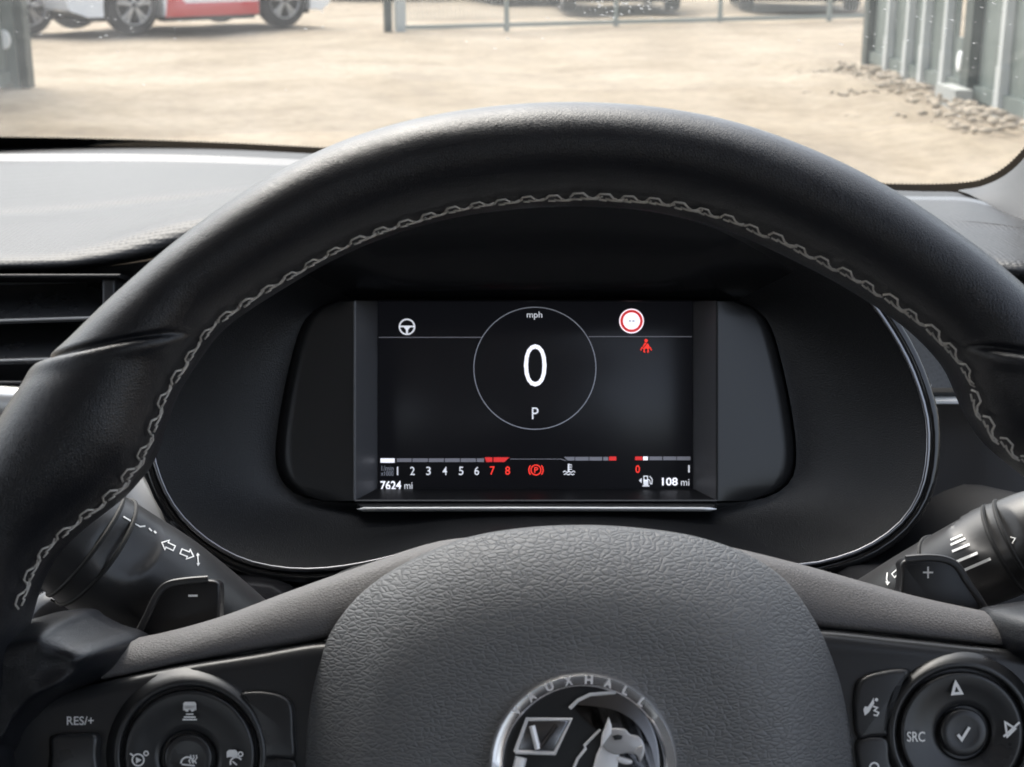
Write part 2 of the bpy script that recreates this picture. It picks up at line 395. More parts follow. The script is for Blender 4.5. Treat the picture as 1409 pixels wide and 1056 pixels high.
# the sheet between rib and post has an open slot in it
ya, yb = 11.35 - cyr, 10.0 - cyr
box('sheet', (-.01, 10.98 - cyr - .0, .12), (.01, 10.802 - cyr, 2.3), 'steel_green', right)
box('sheet', (-.01, 11.22 - cyr, .12), (.01, ya - .002, 2.3), 'steel_green', right)
box('sheet', (-.0095, 10.982 - cyr, .12), (.0095, 11.218 - cyr, .42), 'steel_green', right)
box('sheet', (-.01, yb + .002, .12), (.01, 10.618 - cyr, 2.3), 'steel_green', right)
v, f = prism_geo([(p[0], p[1]) for p in circ(0, 0, .05, 24, .075)], 0, .02, .006)
o = mk('round_plate', [(-.012 - q[2], q[0] + 11.07 - cyr, q[1] + .25) for q in v], f, 'reflector', right)
box('drop_bolt_block', (-.22, 10.45 - cyr, -.05), (-.095, 10.95 - cyr, .10), 'concrete', right)
lx = -4.03
left, cyl = steel_leaf('steel_gate', lx, [10.8, 10.1, 9.4], 11.85, 8.5, -1, 'grey green steel gate leaf with one white plate at the left edge of the yard')
box('end_post', (-.07, 11.78 - cyl, -.05), (.10, 11.92 - cyl, 2.4), 'steel_green', left)
box('end_post', (.103, 11.80 - cyl, -.05), (.17, 11.95 - cyl, 2.4), 'steel_dark', left)
o = mk('round_plate', [(q[0] + .02, 11.775 - cyl - q[2], q[1] + .36) for q in v], f, 'reflector', left)

# ---- rubble at the foot of the fence
geos = []
def rock(c, s):
    bm = bmesh.new(); bmesh.ops.create_icosphere(bm, subdivisions=2, radius=1)
    k = Vector((random.uniform(.7, 1.3), random.uniform(.7, 1.3), random.uniform(.45, .8)))
    sd_ = [Vector((random.uniform(-1, 1), random.uniform(-1, 1), random.uniform(-1, 1))) for _ in range(5)]
    for v in bm.verts:
        r = 1
        for q in sd_: r -= .16 * max(0, v.co.dot(q)) ** 2
        v.co = Vector((v.co.x * k.x, v.co.y * k.y, v.co.z * k.z)) * (s * r)
    bm.verts.ensure_lookup_table(); vv = [v.co + c for v in bm.verts]; ff = [tuple(v.index for v in p.verts) for p in bm.faces]; bm.free()
    return vv, ff
for i in range(330):
    x, y = random.choice([(random.uniform(1100, 1300), random.uniform(90, 128)), (random.uniform(1150, 1340), random.uniform(92, 160)), (random.uniform(1280, 1409), random.uniform(130, 185))])
    p = gnd(x, y)
    if p.x > 3.25: p.x = random.uniform(2.6, 3.25)
    near = max(0, 1 - abs(p.x - 3.1) / .9)
    s = random.uniform(.010, .028) + near * random.uniform(0, .026); p.z = s * .05 - .02 + near * .05
    geos.append(rock(p, s))
v, f = join(geos); rb = mk('rubble', v, f, 'stone', None, True, 35); tag(rb, 'loose sandy stones and clods along the foot of the ribbed fence', 'rubble', kind='stuff')
geos = []
bn = []
for i in range(41):
    y = 14.2 - i * .19; row = []
    for j in range(17):
        x = 2.0 + j * .085; t = j / 16
        hgt = .14 * math.sin(math.pi * min(1, t * 1.05)) ** 1.5 * (.6 + .4 * math.sin(i * 1.1) * math.sin(i * .37 + j * .3)) * (1 if i > 1 else 0) * (1 - .4 * i / 40)
        row.append(Vector((x + .1 * math.sin(i * .8), y, hgt - .05)))
    bn.append(row)
tag(grid('ground_bank', bn, 'sand'), kind='structure')

# ---- parked cars
def wheel(parent, c, r, side, wid=.2):
    """wheel in the car's frame: x along the car, y across, z up"""
    prof = [(r * .66, -wid / 2), (r * .90, -wid / 2), (r * .975, -wid * .4), (r, -wid * .2), (r, wid * .2), (r * .975, wid * .4), (r * .90, wid / 2), (r * .66, wid / 2)]
    rows = [[Vector((c[0] + q * math.cos(a), c[1] + s, c[2] + q * math.sin(a))) for q, s in prof] for a in [2 * math.pi * i / 40 for i in range(41)]]
    w = grid('wheel', rows, 'tyre', parent, 50)
    y = side * wid * .40
    v, f = tube_geo([(c[0] + r * .66 * math.cos(a), c[1] + y, c[2] + r * .66 * math.sin(a)) for a in [2 * math.pi * i / 32 for i in range(32)]], r * .05, 6, closed=True)
    gg = [(v, f)]
    for i in range(5):
        a = 2 * math.pi * i / 5 + .3
        for da in (-.16, .16):
            e = Vector((c[0] + r * .64 * math.cos(a + da), c[1] + y, c[2] + r * .64 * math.sin(a + da))); s0 = Vector((c[0] + r * .1 * math.cos(a), c[1] + y * 1.05, c[2] + r * .1 * math.sin(a)))
            gg.append(tube_geo([s0, lerp(s0, e, .5), e], [r * .075, r * .06, r * .075], 6))
    v, f = join(gg); link('rim', mesh('rim', v, f, 'alloy'), w)
    v, f = tube_geo([(c[0], c[1] + side * .01, c[2]), (c[0], c[1] + side * .012 + .001, c[2])], r * .62, 24); link('brake_disc', mesh('brake_disc', v, f, 'trim'), w)
    return w
def make_car(name, pos, yaw, label, paintm, lower=None, L=4.05, W=1.74, H=1.45, wb=2.5, r=.32):
    """origin on the ground under the car's middle, +x to its nose"""
    m = Matrix.Translation(pos) @ Matrix.Rotation(yaw, 4, 'Z'); root = empty(name, m, label, 'car', 'cars parked beyond the yard')
    fx, rx = wb / 2 + .02, -wb / 2 + .02; hw = W / 2
    def arch(cx, n=12): return [(cx + (r + .055) * math.cos(math.pi - math.pi * i / n), r + (r + .055) * math.sin(math.pi - math.pi * i / n)) for i in range(n + 1)]
    low = [(-L / 2 + .05, .30), (-L / 2 + .25, .22)] + [(rx - r - .055, .22)] + arch(rx) + [(rx + r + .055, .20), (fx - r - .055, .20)] + arch(fx) + [(fx + r + .055, .22), (L / 2 - .2, .20), (L / 2 - .03, .30)]
    up = [(L / 2, .50), (L / 2 - .05, .66), (L / 2 - .25, .78), (L / 2 - .95, .93), (-L / 2 + .5, .96), (-L / 2 + .12, .92), (-L / 2 + .02, .72), (-L / 2, .50)]
    v, f = prism_geo(low + up, -hw, hw, .07, 4)
    v2, f2 = prism_geo(low + up, -hw, -hw + .1, .05, 2)
    mk('body', [(q[0], -q[2] if False else q[2] * (1 - .12 * max(0, (abs(q[0]) - L / 2 + .7) / .7) ** 2), q[1]) for q in v], f, paintm, root, True, 35)
    gh = [(L / 2 - 1.05, .90), (L / 2 - 1.75, H - .06), (L / 2 - 2.1, H), (-L / 2 + .7, H - .04), (-L / 2 + .3, H - .2), (-L / 2 + .22, .93)]
    v, f = prism_geo(gh, -hw + .10, hw - .10, .05, 3)
    mk('cabin', [(q[0], q[2] * (1 - .16 * (q[1] - .9) / (H - .9)), q[1]) for q in v], f, paintm, root, True, 35)
    for s in (-1, 1):
        for wq in ([(L / 2 - 1.25, .95), (L / 2 - 1.8, H - .12), (-.02, H - .09), (-.02, .97)], [(-.10, .97), (-.10, H - .09), (-L / 2 + .75, H - .12), (-L / 2 + .45, .99)]):
            y = lambda z: s * ((hw - .10) * (1 - .16 * (z - .9) / (H - .9)) + .004)
            mk('side_window', [(x, y(z), z) for x, z in wq], [(0, 1, 2, 3)], 'carglass', root, False)
    for nm, pq in (('windscreen', [(L / 2 - 1.08, .95), (L / 2 - 1.72, H - .09)]), ('rear_window', [(-L / 2 + .215, .98), (-L / 2 + .29, H - .22)])):
        dx = .03 if nm == 'windscreen' else -.015
        q = []
        for (x, z), kk in zip(pq, (1, 1)): w_ = (hw - .2) * (1 - .16 * (z - .9) / (H - .9)); q += [(x + dx, -w_, z), (x + dx, w_, z)]
        mk(nm, [q[0], q[1], q[3], q[2]], [(0, 1, 2, 3)], 'carglass', root, False)
    if lower:
        for s in (-1, 1):
            pl = [(rx + r + .062, .188), (fx - r - .062, .188), (fx - r - .062, .35), (rx + r + .35, .35), (rx + r + .16, .52), (rx + r + .10, .42)]
            v, f = prism_geo(pl, hw - .03, hw + .012, .008, 2); mk('sill_panel', [(q[0], s * q[2], q[1]) for q in v], f, lower, root)
    for s in (-1, 1):
        v, f = prism_geo([(rx + r + .09, .135), (fx - r - .09, .135), (fx - r - .09, .212), (rx + r + .09, .212)], hw - .25, hw - .05, .01, 2); mk('sill', [(q[0], s * q[2], q[1]) for q in v], f, 'trim', root)
        for nm, x, m_ in (('headlight', L / 2 - .10, 'lamp'), ('tail_light', -L / 2 + .03, 'p_red')):
            v, f = tube_geo([(x, s * (hw - .42), .68), (x - .02, s * (hw - .25), .70), (x - .10 if nm == 'headlight' else x + .04, s * (hw - .10), .71)], [.05, .07, .05], 10); mk(nm, v, f, m_, root)
        for cx in (fx, rx): wheel(root, (cx, s * (hw - .11), r), r, s)
    box('front_grille', (L / 2 - .01, -hw + .35, .30), (L / 2 + .012, hw - .35, .48), 'trim', root)
    box('number_plate', (L / 2 + .013, -.26, .36), (L / 2 + .02, .26, .47), 'plate', root)
    for s in (-1, 1):
        v, f = prism_geo(circ(0, 0, .07, 20), 0, .02, .01, 2); mk('fog_lamp', [(L / 2 - .10 + q[2] * 2, s * (hw - .28) + q[0], .36 + q[1]) for q in v], f, 'trim', root)
    box('underbody', (-L / 2 + .3, -hw + .2, .16), (L / 2 - .3, hw - .2, .24), 'trim', root)
    return root
pr = gnd(180, 48); pf = gnd(386, 38); dv = pf - pr; yaw = math.atan2(dv.y, dv.x); wb = dv.length
nrm = Vector((-math.sin(yaw), math.cos(yaw), 0))
mid = (pr + pf) / 2 + nrm * (.87 - .11); mid.z = 0
make_car('parked_car', mid, yaw, 'white hatchback with a red lower sill parked beyond the yard', 'p_white', 'p_red', L=3.75, wb=wb, r=.34)
dvn = dv.normalized()
p = gnd(36, 49) + nrm * .76 - dvn * 1.25; p.z = 0
make_car('parked_car', p, yaw, 'grey car partly hidden behind the left gate leaf', 'p_grey', None, L=3.9, wb=2.5, r=.33)
p = gnd(850, 19); p.z = 0; p.y += 1.9; make_car('parked_car', p, -math.pi / 2 + .06, 'dark blue car facing the yard behind the middle of the mesh fence', 'p_blue', W=1.85)
p = gnd(1118, 18); p.z = 0; p.y += 1.9; make_car('parked_car', p, -math.pi / 2 - .08, 'black car facing the yard beside the end of the ribbed fence', 'p_black', W=1.85)
p = gnd(440, 3); p.z = 0; p.y += 2; make_car('parked_car', p, -.2, 'distant dark car showing just right of the white hatchback', 'p_navy', L=4.3)
p = gnd(715, 7); p.z = 0; p.y += 2; make_car('parked_car', p, -math.pi / 2 + .25, 'slate grey car further off, left of the dark blue car', 'p_navy', W=1.8)

# ================================================================== WINDSCREEN AND CABIN SHELL
def ws_y(x, z): return 1.41 - .62 * (x + .34) ** 2 - 2.05 * (z - .97)
def ws_hit(px_, py_):
    r = ray(px_, py_); lo, hi = .3, 3.0
    for _ in range(60):
        t = (lo + hi) / 2; P = CAM + r * t
        if P.y < ws_y(P.x, P.z): lo = t
        else: hi = t
    return CAM + r * lo
def ws_n(P):
    e = 1e-3; n = Vector((-(ws_y(P.x + e, P.z) - ws_y(P.x - e, P.z)) / (2 * e), 1, -(ws_y(P.x, P.z + e) - ws_y(P.x, P.z - e)) / (2 * e))); return -n.normalized()
wsroot = empty('windscreen', Matrix.Translation((-.34, 1.41, .97)), 'dusty clear windscreen with a black printed border, in front of the dashboard', 'windscreen')
off = Vector((-.34, 1.41, .97))
rows = []
for i in range(25):
    z = .90 + .52 * i / 24
    rows.append([Vector((x, ws_y(x, z), z)) - off for x in [-1.05 + 1.56 * j / 40 for j in range(41)]])
o = grid('glass', rows, 'glass', wsroot, None)
if sum(p.normal.y for p in o.data.polygons) > 0: o.data.flip_normals()
edge = catmull([(-420, 190), (-200, 187), (0, 187), (150, 190), (300, 195), (460, 203), (700, 217), (950, 235), (1150, 250), (1235, 255), (1290, 257), (1335, 251), (1372, 236), (1400, 213), (1425, 180), (1446, 130), (1462, 60), (1475, -40), (1490, -200)], 60)
ed = [edge[0]]
for e in edge:
    if (e - ed[-1]).length >= 2.6: ed.append(ed[-1] + (e - ed[-1]).normalized() * 2.6)
edge = ed
band = []
for i, e in enumerate(edge):
    t = edge[min(i + 1, len(edge) - 1)] - edge[max(i - 1, 0)]; t.normalize(); nn = Vector((-t.y, t.x))
    tooth = 1.0 if i % 2 else -1.0
    r_ = []
    for k, d in enumerate((tooth, 6, 20, 60)):
        q = e + nn * d; P = ws_hit(q.x, q.y); r_.append(P + ws_n(P) * .0006 - off)
    band.append(r_)
grid('frit_band', band, 'frit', wsroot, None)
geos = []
def drop(x, y, s, asp=1, rot=0):
    P = ws_hit(x, y); n = ws_n(P); fr_ = Frame(P + n * .001, Vector((math.cos(rot), 0, math.sin(rot))), n)
    v = [fr_.w((s * asp * math.cos(a), s * math.sin(a), 0)) - off for a in [2 * math.pi * i / 10 for i in range(10)]]; v.append(fr_.w((0, 0, s * .5)) - off)
    return v, [(i, (i + 1) % 10, 10) for i in range(10)]
for i in range(46): geos.append(drop(random.gauss(850, 42), abs(random.gauss(8, 9)), random.uniform(.0003, .0008), random.uniform(1, 2.2), random.uniform(-.6, .2)))
for i in range(50): geos.append(drop(random.uniform(0, 1409), random.uniform(0, 70) if random.random() < .7 else random.uniform(0, 170), random.uniform(.0002, .0006), random.uniform(1, 3), random.uniform(-.7, .5)))
for i in range(34): geos.append(drop(random.uniform(20, 260), random.uniform(2, 52), random.uniform(.0002, .0006), random.uniform(1.2, 2.8), random.uniform(-.8, -.1)))
for i in range(40): geos.append(drop(random.uniform(1190, 1400), random.uniform(0, 120), random.uniform(.0002, .0006), random.uniform(1, 3), random.uniform(-.3, .3)))
v, f = join(geos); tag(mk('dried_drops', v, f, 'speck', wsroot, False), kind='stuff')

cabin = empty('car_cabin', Matrix.Translation((-.34, 0, .2)), 'cabin shell of the car around the dashboard with roof, doors and bonnet', 'car')
co_ = Vector((-.34, 0, .2))
rows = []
for i in range(13):
    y = .56 - i * .19; rows.append([Vector((x, ws_y(x, 1.42) if i == 0 else min(y, ws_y(x, 1.42) - .02), 1.425 + .03 * math.sin(math.pi * i / 12) - .07 * (abs(x + .34) / .7) ** 2.5)) - co_ for x in [-.34 - .7 + 1.4 * j / 20 for j in range(21)]])
grid('roof_lining', rows, 'lining', cabin)
for s in (-1, 1):
    X = -.34 + s * .74
    rows = [[Vector((X + s * dx, y, z)) - co_ for y in (.95, .5, 0, -.5, -1.0, -1.6)] for dx, z in ((-.06, .2), (-.05, .6), (-.02, .86), (.03, .93), (.05, .9))]
    grid('door_panel', rows, 'door', cabin)
    v, f = tube_geo([(X, -.35, .9), (X - s * .06, -.40, 1.36)], [(.05, .03)] * 2, 8); mk('side_pillar', [Vector(q) - co_ for q in v], f, 'lining', cabin)
v, f = box_geo((-1.08, -1.7, .15), (.40, 1.2, .2)); mk('floor_pan', [Vector(q) - co_ for q in v], f, 'door', cabin, False)
v, f = box_geo((-1.05, -1.7, .2), (.37, -1.62, 1.0)); mk('rear_bulkhead', [Vector(q) - co_ for q in v], f, 'door', cabin, False)
for sx in (.02, -.70):
    v, f = prism_geo(inset([(sx - .25, .0), (sx + .25, .0), (sx + .23, .5), (sx + .16, .62), (sx + .12, .80), (sx - .12, .80), (sx - .16, .62), (sx - .23, .5)], .0), 0, .13, .04, 3)
    mk('seat_backrest', [Vector((q[0], -.42 - q[1] * .35 + q[2], .50 + q[1])) - co_ for q in v], f, 'door', cabin)
rows = [[Vector((x, y - .25 * ((x + .34) / .7) ** 2, z - .05 * ((x + .34) / .7) ** 2)) - co_ for x in [-1.04 + 1.4 * j / 16 for j in range(17)]] for y, z in ((1.50, .905), (1.8, .86), (2.1, .79), (2.3, .70), (2.4, .55), (2.42, .2))]
grid('bonnet', rows, 'paint_own', cabin)

# ---- pillar trim at the right
pil = empty('windscreen_pillar', Matrix.Translation(at(1409, 260, .97)), 'grey grained pillar trim at the right corner of the windscreen', 'pillar')
po = at(1409, 260, .97)
def prow(pts): return [at(x, y, d) - po for x, y, d in catmull(pts, 8)]
grid('pillar_trim', [
    prow([(1318, 262, 1.045), (1352, 256, 1.03), (1385, 240, 1.0), (1412, 214, .985), (1440, 170, .97), (1475, 60, .93), (1520, -160, .85)]),
    prow([(1320, 263, 1.03), (1356, 261, 1.005), (1392, 249, .975), (1422, 228, .955), (1456, 190, .94), (1500, 80, .90), (1560, -140, .82)]),
    prow([(1326, 265, 1.015), (1364, 271, .98), (1402, 268, .95), (1440, 255, .925), (1490, 220, .90), (1560, 120, .86), (1640, -100, .78)]),
    prow([(1332, 267, 1.005), (1370, 284, .965), (1410, 290, .93), (1460, 284, .90), (1530, 262, .87), (1620, 180, .83), (1720, -40, .75)]),
    prow([(1338, 270, 1.00), (1375, 298, .955), (1412, 308, .92), (1470, 312, .89), (1550, 302, .86), (1650, 240, .82), (1780, 40, .74)])], 'pillar', pil)

# ================================================================== DASHBOARD
dash_o = at(300, 330, .8)
dash = empty('dashboard', Matrix.Translation(dash_o), 'black dashboard with pale lit embossed top, air vents and a silver trim strip', 'dashboard')
def drow(pts, k=14): return [at(x, y, d) - dash_o for x, y, d in catmull(pts, k)]
# back of the dash top, along the windscreen, with the demister step
R0 = drow([(-420, 205, 1.44), (0, 201, 1.42), (240, 203, 1.41), (470, 214, 1.385), (740, 232, 1.33), (1000, 254, 1.22), (1250, 263, 1.085), (1332, 268, 1.02), (1420, 300, .95), (1560, 330, .90)])
R1 = drow([(-420, 215, 1.36), (0, 212, 1.35), (240, 213, 1.34), (470, 223, 1.31), (740, 242, 1.26), (1000, 262, 1.16), (1250, 270, 1.045), (1338, 274, .99), (1420, 303, .94), (1560, 334, .89)])
R2 = drow([(-420, 224, 1.345), (0, 222, 1.335), (240, 223, 1.325), (470, 232, 1.295), (740, 251, 1.245), (1000, 270, 1.145), (1250, 275, 1.035), (1342, 279, .98), (1420, 305, .935), (1560, 338, .885)])
R3 = drow([(-420, 262, 1.11), (0, 255, 1.12), (240, 247, 1.11), (430, 246, 1.10), (740, 262, 1.05), (1000, 282, .99), (1250, 288, .95), (1342, 291, .92), (1420, 308, .90), (1560, 345, .86)])
R4 = drow([(-420, 287, .985), (0, 281, .985), (240, 262, .990), (400, 252, .985), (740, 268, .94), (1000, 290, .91), (1250, 300, .90), (1342, 304, .885), (1420, 316, .87), (1560, 352, .84)])
R4b = drow([(-420, 303, .948), (0, 298, .948), (240, 278, .957), (400, 261, .955), (740, 271, .93), (1000, 293, .90), (1250, 303, .89), (1342, 307, .88), (1420, 319, .865), (1560, 355, .835)])
R5 = drow([(-420, 314, .895), (0, 308, .895), (240, 290, .905), (380, 270, .92), (740, 274, .90), (1000, 296, .88), (1250, 312, .87), (1342, 318, .86), (1420, 330, .845), (1560, 362, .82)])
R6 = drow([(-420, 346, .825), (0, 342, .825), (130, 330, .83), (330, 288, .84), (740, 282, .83), (1000, 304, .81), (1250, 332, .81), (1342, 342, .80), (1420, 352, .79), (1560, 374, .78)])
R7 = drow([(-420, 360, .805), (0, 357, .805), (140, 345, .81), (345, 298, .82), (740, 292, .81), (1000, 314, .79), (1260, 342, .79), (1350, 356, .78), (1420, 366, .77), (1560, 386, .77)])
R8 = drow([(-420, 372, .803), (0, 370, .803), (150, 360, .808), (360, 316, .818), (740, 306, .81), (1000, 330, .79), (1270, 362, .785), (1360, 376, .775), (1420, 382, .77), (1560, 396, .77)])
R9 = drow([(-420, 377, .82), (0, 376, .82), (150, 366, .825), (370, 330, .83), (740, 320, .82), (1000, 345, .80), (1275, 380, .80), (1365, 392, .79), (1420, 398, .785), (1560, 410, .785)])
def soft(rows, k=6):
    out = []
    for a in range(len(rows) - 1):
        for i in range(k):
            t = i / k; r = []
            for j in range(len(rows[0])):
                p1, p2 = rows[a][j], rows[a + 1][j]; p0 = rows[a - 1][j] if a else p1 * 2 - p2; p3 = rows[a + 2][j] if a + 2 < len(rows) else p2 * 2 - p1
                r.append(.5 * ((2 * p1) + (p2 - p0) * t + (2 * p0 - 5 * p1 + 4 * p2 - p3) * t * t + (3 * p1 - p0 - 3 * p2 + p3) * t ** 3))
            out.append(r)
    return out + [rows[-1]]
grid('demister_shelf', [R0, R1], 'fascia', dash)
grid('demister_step', [R1, R2], 'satin', dash)
grid('top_skin', soft([R2, R3, R4, R4b, R5, R6, R7, R8, R9]), 'dash', dash, None)
# fascia below the lip
L0 = [(-420, 377), (0, 376), (150, 366), (370, 330), (740, 320)]
FA = drow([(-420, 376, .835), (0, 375, .835), (150, 366, .835), (370, 340, .84), (740, 330, .83), (1000, 350, .81), (1275, 380, .81), (1365, 390, .80), (1420, 396, .795), (1560, 408, .795)])
FB = drow([(-420, 560, .84), (0, 560, .84), (150, 560, .84), (370, 560, .84), (740, 560, .83), (1000, 560, .81), (1275, 560, .79), (1365, 560, .78), (1420, 560, .775), (1560, 560, .77)])
FC = drow([(-420, 1250, .74), (0, 1250, .74), (150, 1250, .74), (370, 1250, .74), (740, 1250, .74), (1000, 1250, .74), (1275, 1250, .72), (1365, 1250, .71), (1420, 1250, .71), (1560, 1250, .71)])
grid('fascia', [FA, FB, FC], 'fascia', dash, None)
# left vent: frame and blades
vf = Frame(at(0, 450, .80), RT, -FW)
def vent_box(name, x0, y0, x1, y1, n0, n1, m, parent, bev=.0015):
    p = [vf.px(x, y, n1) for x, y in ((x0, y1), (x1, y1), (x1, y0), (x0, y0))]
    v, f = prism_geo(p, n0, n1, bev, 3); return mk(name, [vf.w(q) - dash_o for q in v], f, m, parent)
vent = vent_box('air_vent', -420, 377, 165, 383, -.03, .004, 'fascia', dash)
def blade(yf, thick, xr):
    """one vent blade: rounded front edge with a painted highlight, top face falling back into the duct"""
    pts = []
    for x in (-420, -200, 0, xr):
        yy = yf - (x / 160.0) * 5
        a = vf.w(vf.px(x, yy, .000)) - dash_o; b_ = vf.w(vf.px(x, yy + thick, .000)) - dash_o
        back = (Vector((0, 1, .28)).normalized()) * .040
        pts.append([a + Vector((0, .0012, .0006)) , a, b_, b_ + back * .9 - Vector((0, 0, .002)), a + back])
    prof = [[pts[i][j] for i in range(4)] for j in range(5)]
    o = grid('blade', prof + [prof[0]], 'satin', vent, 25)
    tube('blade_highlight', [q[1] + Vector((0, -.0006, 0)) for q in pts], .0007, 'trim_light', o, 8)  # pale grey tube painting the highlight along the blade's front edge
    return o
blade(441, 5, 158); blade(496, 6, 120); 
for y0, y1 in ((524, 530),): vent_box('lower_rim', -420, y0, 140, y1, -.03, .004, 'satin', dash)
vent_box('vent_cheek', 140, 384, 158, 524, -.03, .001, 'satin', dash)
# silver strip running along the fascia, left piece bends down beside the cluster
tube('silver_strip', [at(x, y, d) - dash_o for x, y, d in catmull([(-420, 556, .785), (-100, 557, .785), (60, 566, .785), (130, 580, .79)], 8)], [(.0125, .008)] * 25, 'silver', dash, 14)
tube('trim_panel', [at(x, y, d) - dash_o for x, y, d in catmull([(120, 600, .79), (165, 645, .785), (198, 700, .775), (225, 770, .77)], 8)], [(.010, .006)] * 25, 'trim_light', dash, 14)
tube('silver_strip', [at(x, y, d) - dash_o for x, y, d in catmull([(1262, 551, .765), (1330, 551, .77), (1560, 552, .775)], 6)], [(.0021, .004)] * 13, 'strip_light', dash, 10)
tube('grey_strip', [at(x, y, d) - dash_o for x, y, d in catmull([(1262, 539, .766), (1330, 539, .771), (1560, 540, .776)], 6)], [(.0021, .004)] * 13, 'pillar', dash, 10)
tube('chrome_trim', [at(x, y, d) - dash_o for x, y, d in catmull([(1205, 400, .735), (1222, 428, .735), (1243, 463, .735), (1262, 502, .735), (1279, 533, .735)], 6)], [.0011] * 25, 'strip_light', dash, 8)
grid('embossed_cheek', [[at(x, y, d) - dash_o for x, y, d in catmull(r_, 6)] for r_ in (
    [(1205, 395, .745), (1225, 428, .745), (1247, 465, .745), (1266, 503, .745), (1282, 534, .745)],
    [(1260, 395, .765), (1280, 430, .765), (1300, 468, .765), (1315, 503, .765), (1330, 534, .765)],
    [(1420, 395, .77), (1425, 430, .77), (1430, 468, .77), (1440, 503, .77), (1450, 534, .77)])], 'dash', dash)
# instrument hood is part of the cluster below

# ================================================================== INSTRUMENT CLUSTER
CT = R(20)
SF = Frame(at(737, 555, .717), RT, Vector((0, -math.cos(CT), math.sin(CT))))
clu = empty('instrument_cluster', SF.mat(), 'black oval instrument cluster with a lit digital display showing zero mph', 'instrument cluster')
def polar(fr, pts, n, K=160, c=(737, 555), k=8):
    P = catmull(pts, k, True); Q = []
    c0 = Vector(c)
    for i in range(K):
        a = 2 * math.pi * i / K; d = Vector((math.sin(a), -math.cos(a))); best = None
        for A_, B_ in zip(P, P[1:] + P[:1]):
            e = B_ - A_; den = d.x * e.y - d.y * e.x
            if abs(den) < 1e-9: continue
            q = A_ - c0; t = (q.x * e.y - q.y * e.x) / den; u = (q.x * d.y - q.y * d.x) / den
            if t > 0 and -1e-6 <= u <= 1 + 1e-6 and (best is None or t < best): best = t
        Q.append(fr.px(c0.x + d.x * best, c0.y + d.y * best, n))
    return Q
RN, HN = .062, .022          # heights of the ring and of the housing front above the screen
ring_px = [(737, 205), (880, 214), (1010, 252), (1105, 318), (1183, 401), (1238, 482), (1267, 555), (1274, 610), (1266, 668), (1243, 711), (1205, 743), (1155, 765), (1090, 776), (1000, 762), (900, 745), (737, 740), (610, 748), (530, 767), (480, 777), (430, 782), (380, 779), (330, 766), (280, 736), (240, 693), (217, 640), (211, 590), (222, 530), (255, 450), (310, 370), (390, 295), (480, 245), (600, 213)]
hous_px = [(737, 411), (850, 411), (985, 413), (1030, 420), (1058, 445), (1076, 500), (1091, 575), (1096, 630), (1088, 662), (1062, 682), (1020, 691), (900, 694), (737, 694), (580, 694), (455, 691), (412, 682), (388, 662), (379, 630), (384, 575), (399, 500), (417, 445), (445, 420), (490, 413), (600, 411)]
ring = polar(SF, ring_px, RN); hous = polar(SF, hous_px, HN * .62)
rows = []
for i in range(33):
    t = (i / 32) ** 1.5; r_ = []
    for q, (a, b) in enumerate(zip(hous, ring)):
        ang = abs(((q / len(hous) * 360) + 180) % 360 - 180); k_ = min(1, max(0, (ang - 48) / 34)); k_ = k_ * k_ * (3 - 2 * k_)
        e = lerp(.50, 1.7, k_); r_.append(Vector((lerp(a.x, b.x, t), lerp(a.y, b.y, t), a.z + (b.z - a.z) * t ** e)))
    rows.append(r_)
bowl = grid('bowl', rows, 'bowl', clu, None, closed=True); bowl.data.materials.append(M['ceiling'])
for p in bowl.data.polygons:                       # the smooth underside of the hood above the screen
    q = p.vertices[0] % len(hous); ang = abs(((q / len(hous) * 360) + 180) % 360 - 180)
    if ang < 62 and p.vertices[0] // len(hous) < 24: p.material_index = 1
# two rounded black beads round the bowl; dark chrome paints the inner one's highlight
cen = Vector((0, 0, 0))
def outset(pts, d):
    q = inset([(p.x, p.y) for p in pts], -d); return [Vector((a.x, a.y, p.z)) for a, p in zip(q, pts)]
tube('bezel_bead', [p + Vector((0, 0, .001)) for p in outset(ring, .0007)], .0012, 'chrome_dark', clu, 10, closed=True)
tube('bezel_ring', [p - Vector((0, 0, .002)) for p in outset(ring, .0042)], [(.0030, .0030)] * len(ring), 'piano', clu, 14, closed=True)
tube('bezel_bead', [p - Vector((0, 0, .009)) for p in outset(ring, .0068)], .0010, 'gloss', clu, 8, closed=True)
# the hood around it runs back into the dash
rows = []
for d, n in ((.0075, .052), (.010, .045), (.014, .02), (.018, -.03), (.022, -.09)):
    rows.append([Vector((p.x, p.y, n)) for p in outset(ring, d)])
grid('hood', rows, 'satin', clu, None, closed=True)
bk = [Vector((p.x, p.y, -.088)) for p in outset(ring, .0215)]
mk('light_leak_plate', bk, [tuple(range(len(bk)))], 'fascia', clu, False)  # unseen plate added to stop light leaking in behind the bowl
# housing front with an opening for the screen
op = [(488, 415), (986, 415), (986, 688), (488, 688)]
def wing(name, sgn):
    """gloss wing at the side of the screen: convex, falling off at its outer edge"""
    P = catmull(hous_px, 8, True); side = sorted([p for p in P if (p.x > 986 if sgn > 0 else p.x < 488) and 414 < p.y < 691], key=lambda p: p.y)
    xin = 986 if sgn > 0 else 488; rows = []
    for i in range(25):
        t = i / 24; y = 415 + (689.5 - 415) * t
        xo = interp([(p.y, p.x) for p in side], y); r_ = []
        for j in range(15):
            s = j / 14; x = lerp(xin, xo, s); n = HN - (.0066 if sgn > 0 else .004) * s - (.006 * max(0, (s - .86) / .14) ** 2)
            r_.append(SF.px(x, y, n))
        rows.append(r_)
    return grid(name, rows, 'lens', clu, None)
wing('lens_wing', -1); wing('lens_wing', 1)
def quad(name, pts, m, parent): return mk(name, [SF.px(x, y, n) for x, y, n in pts], [tuple(range(len(pts)))], m, parent, False)
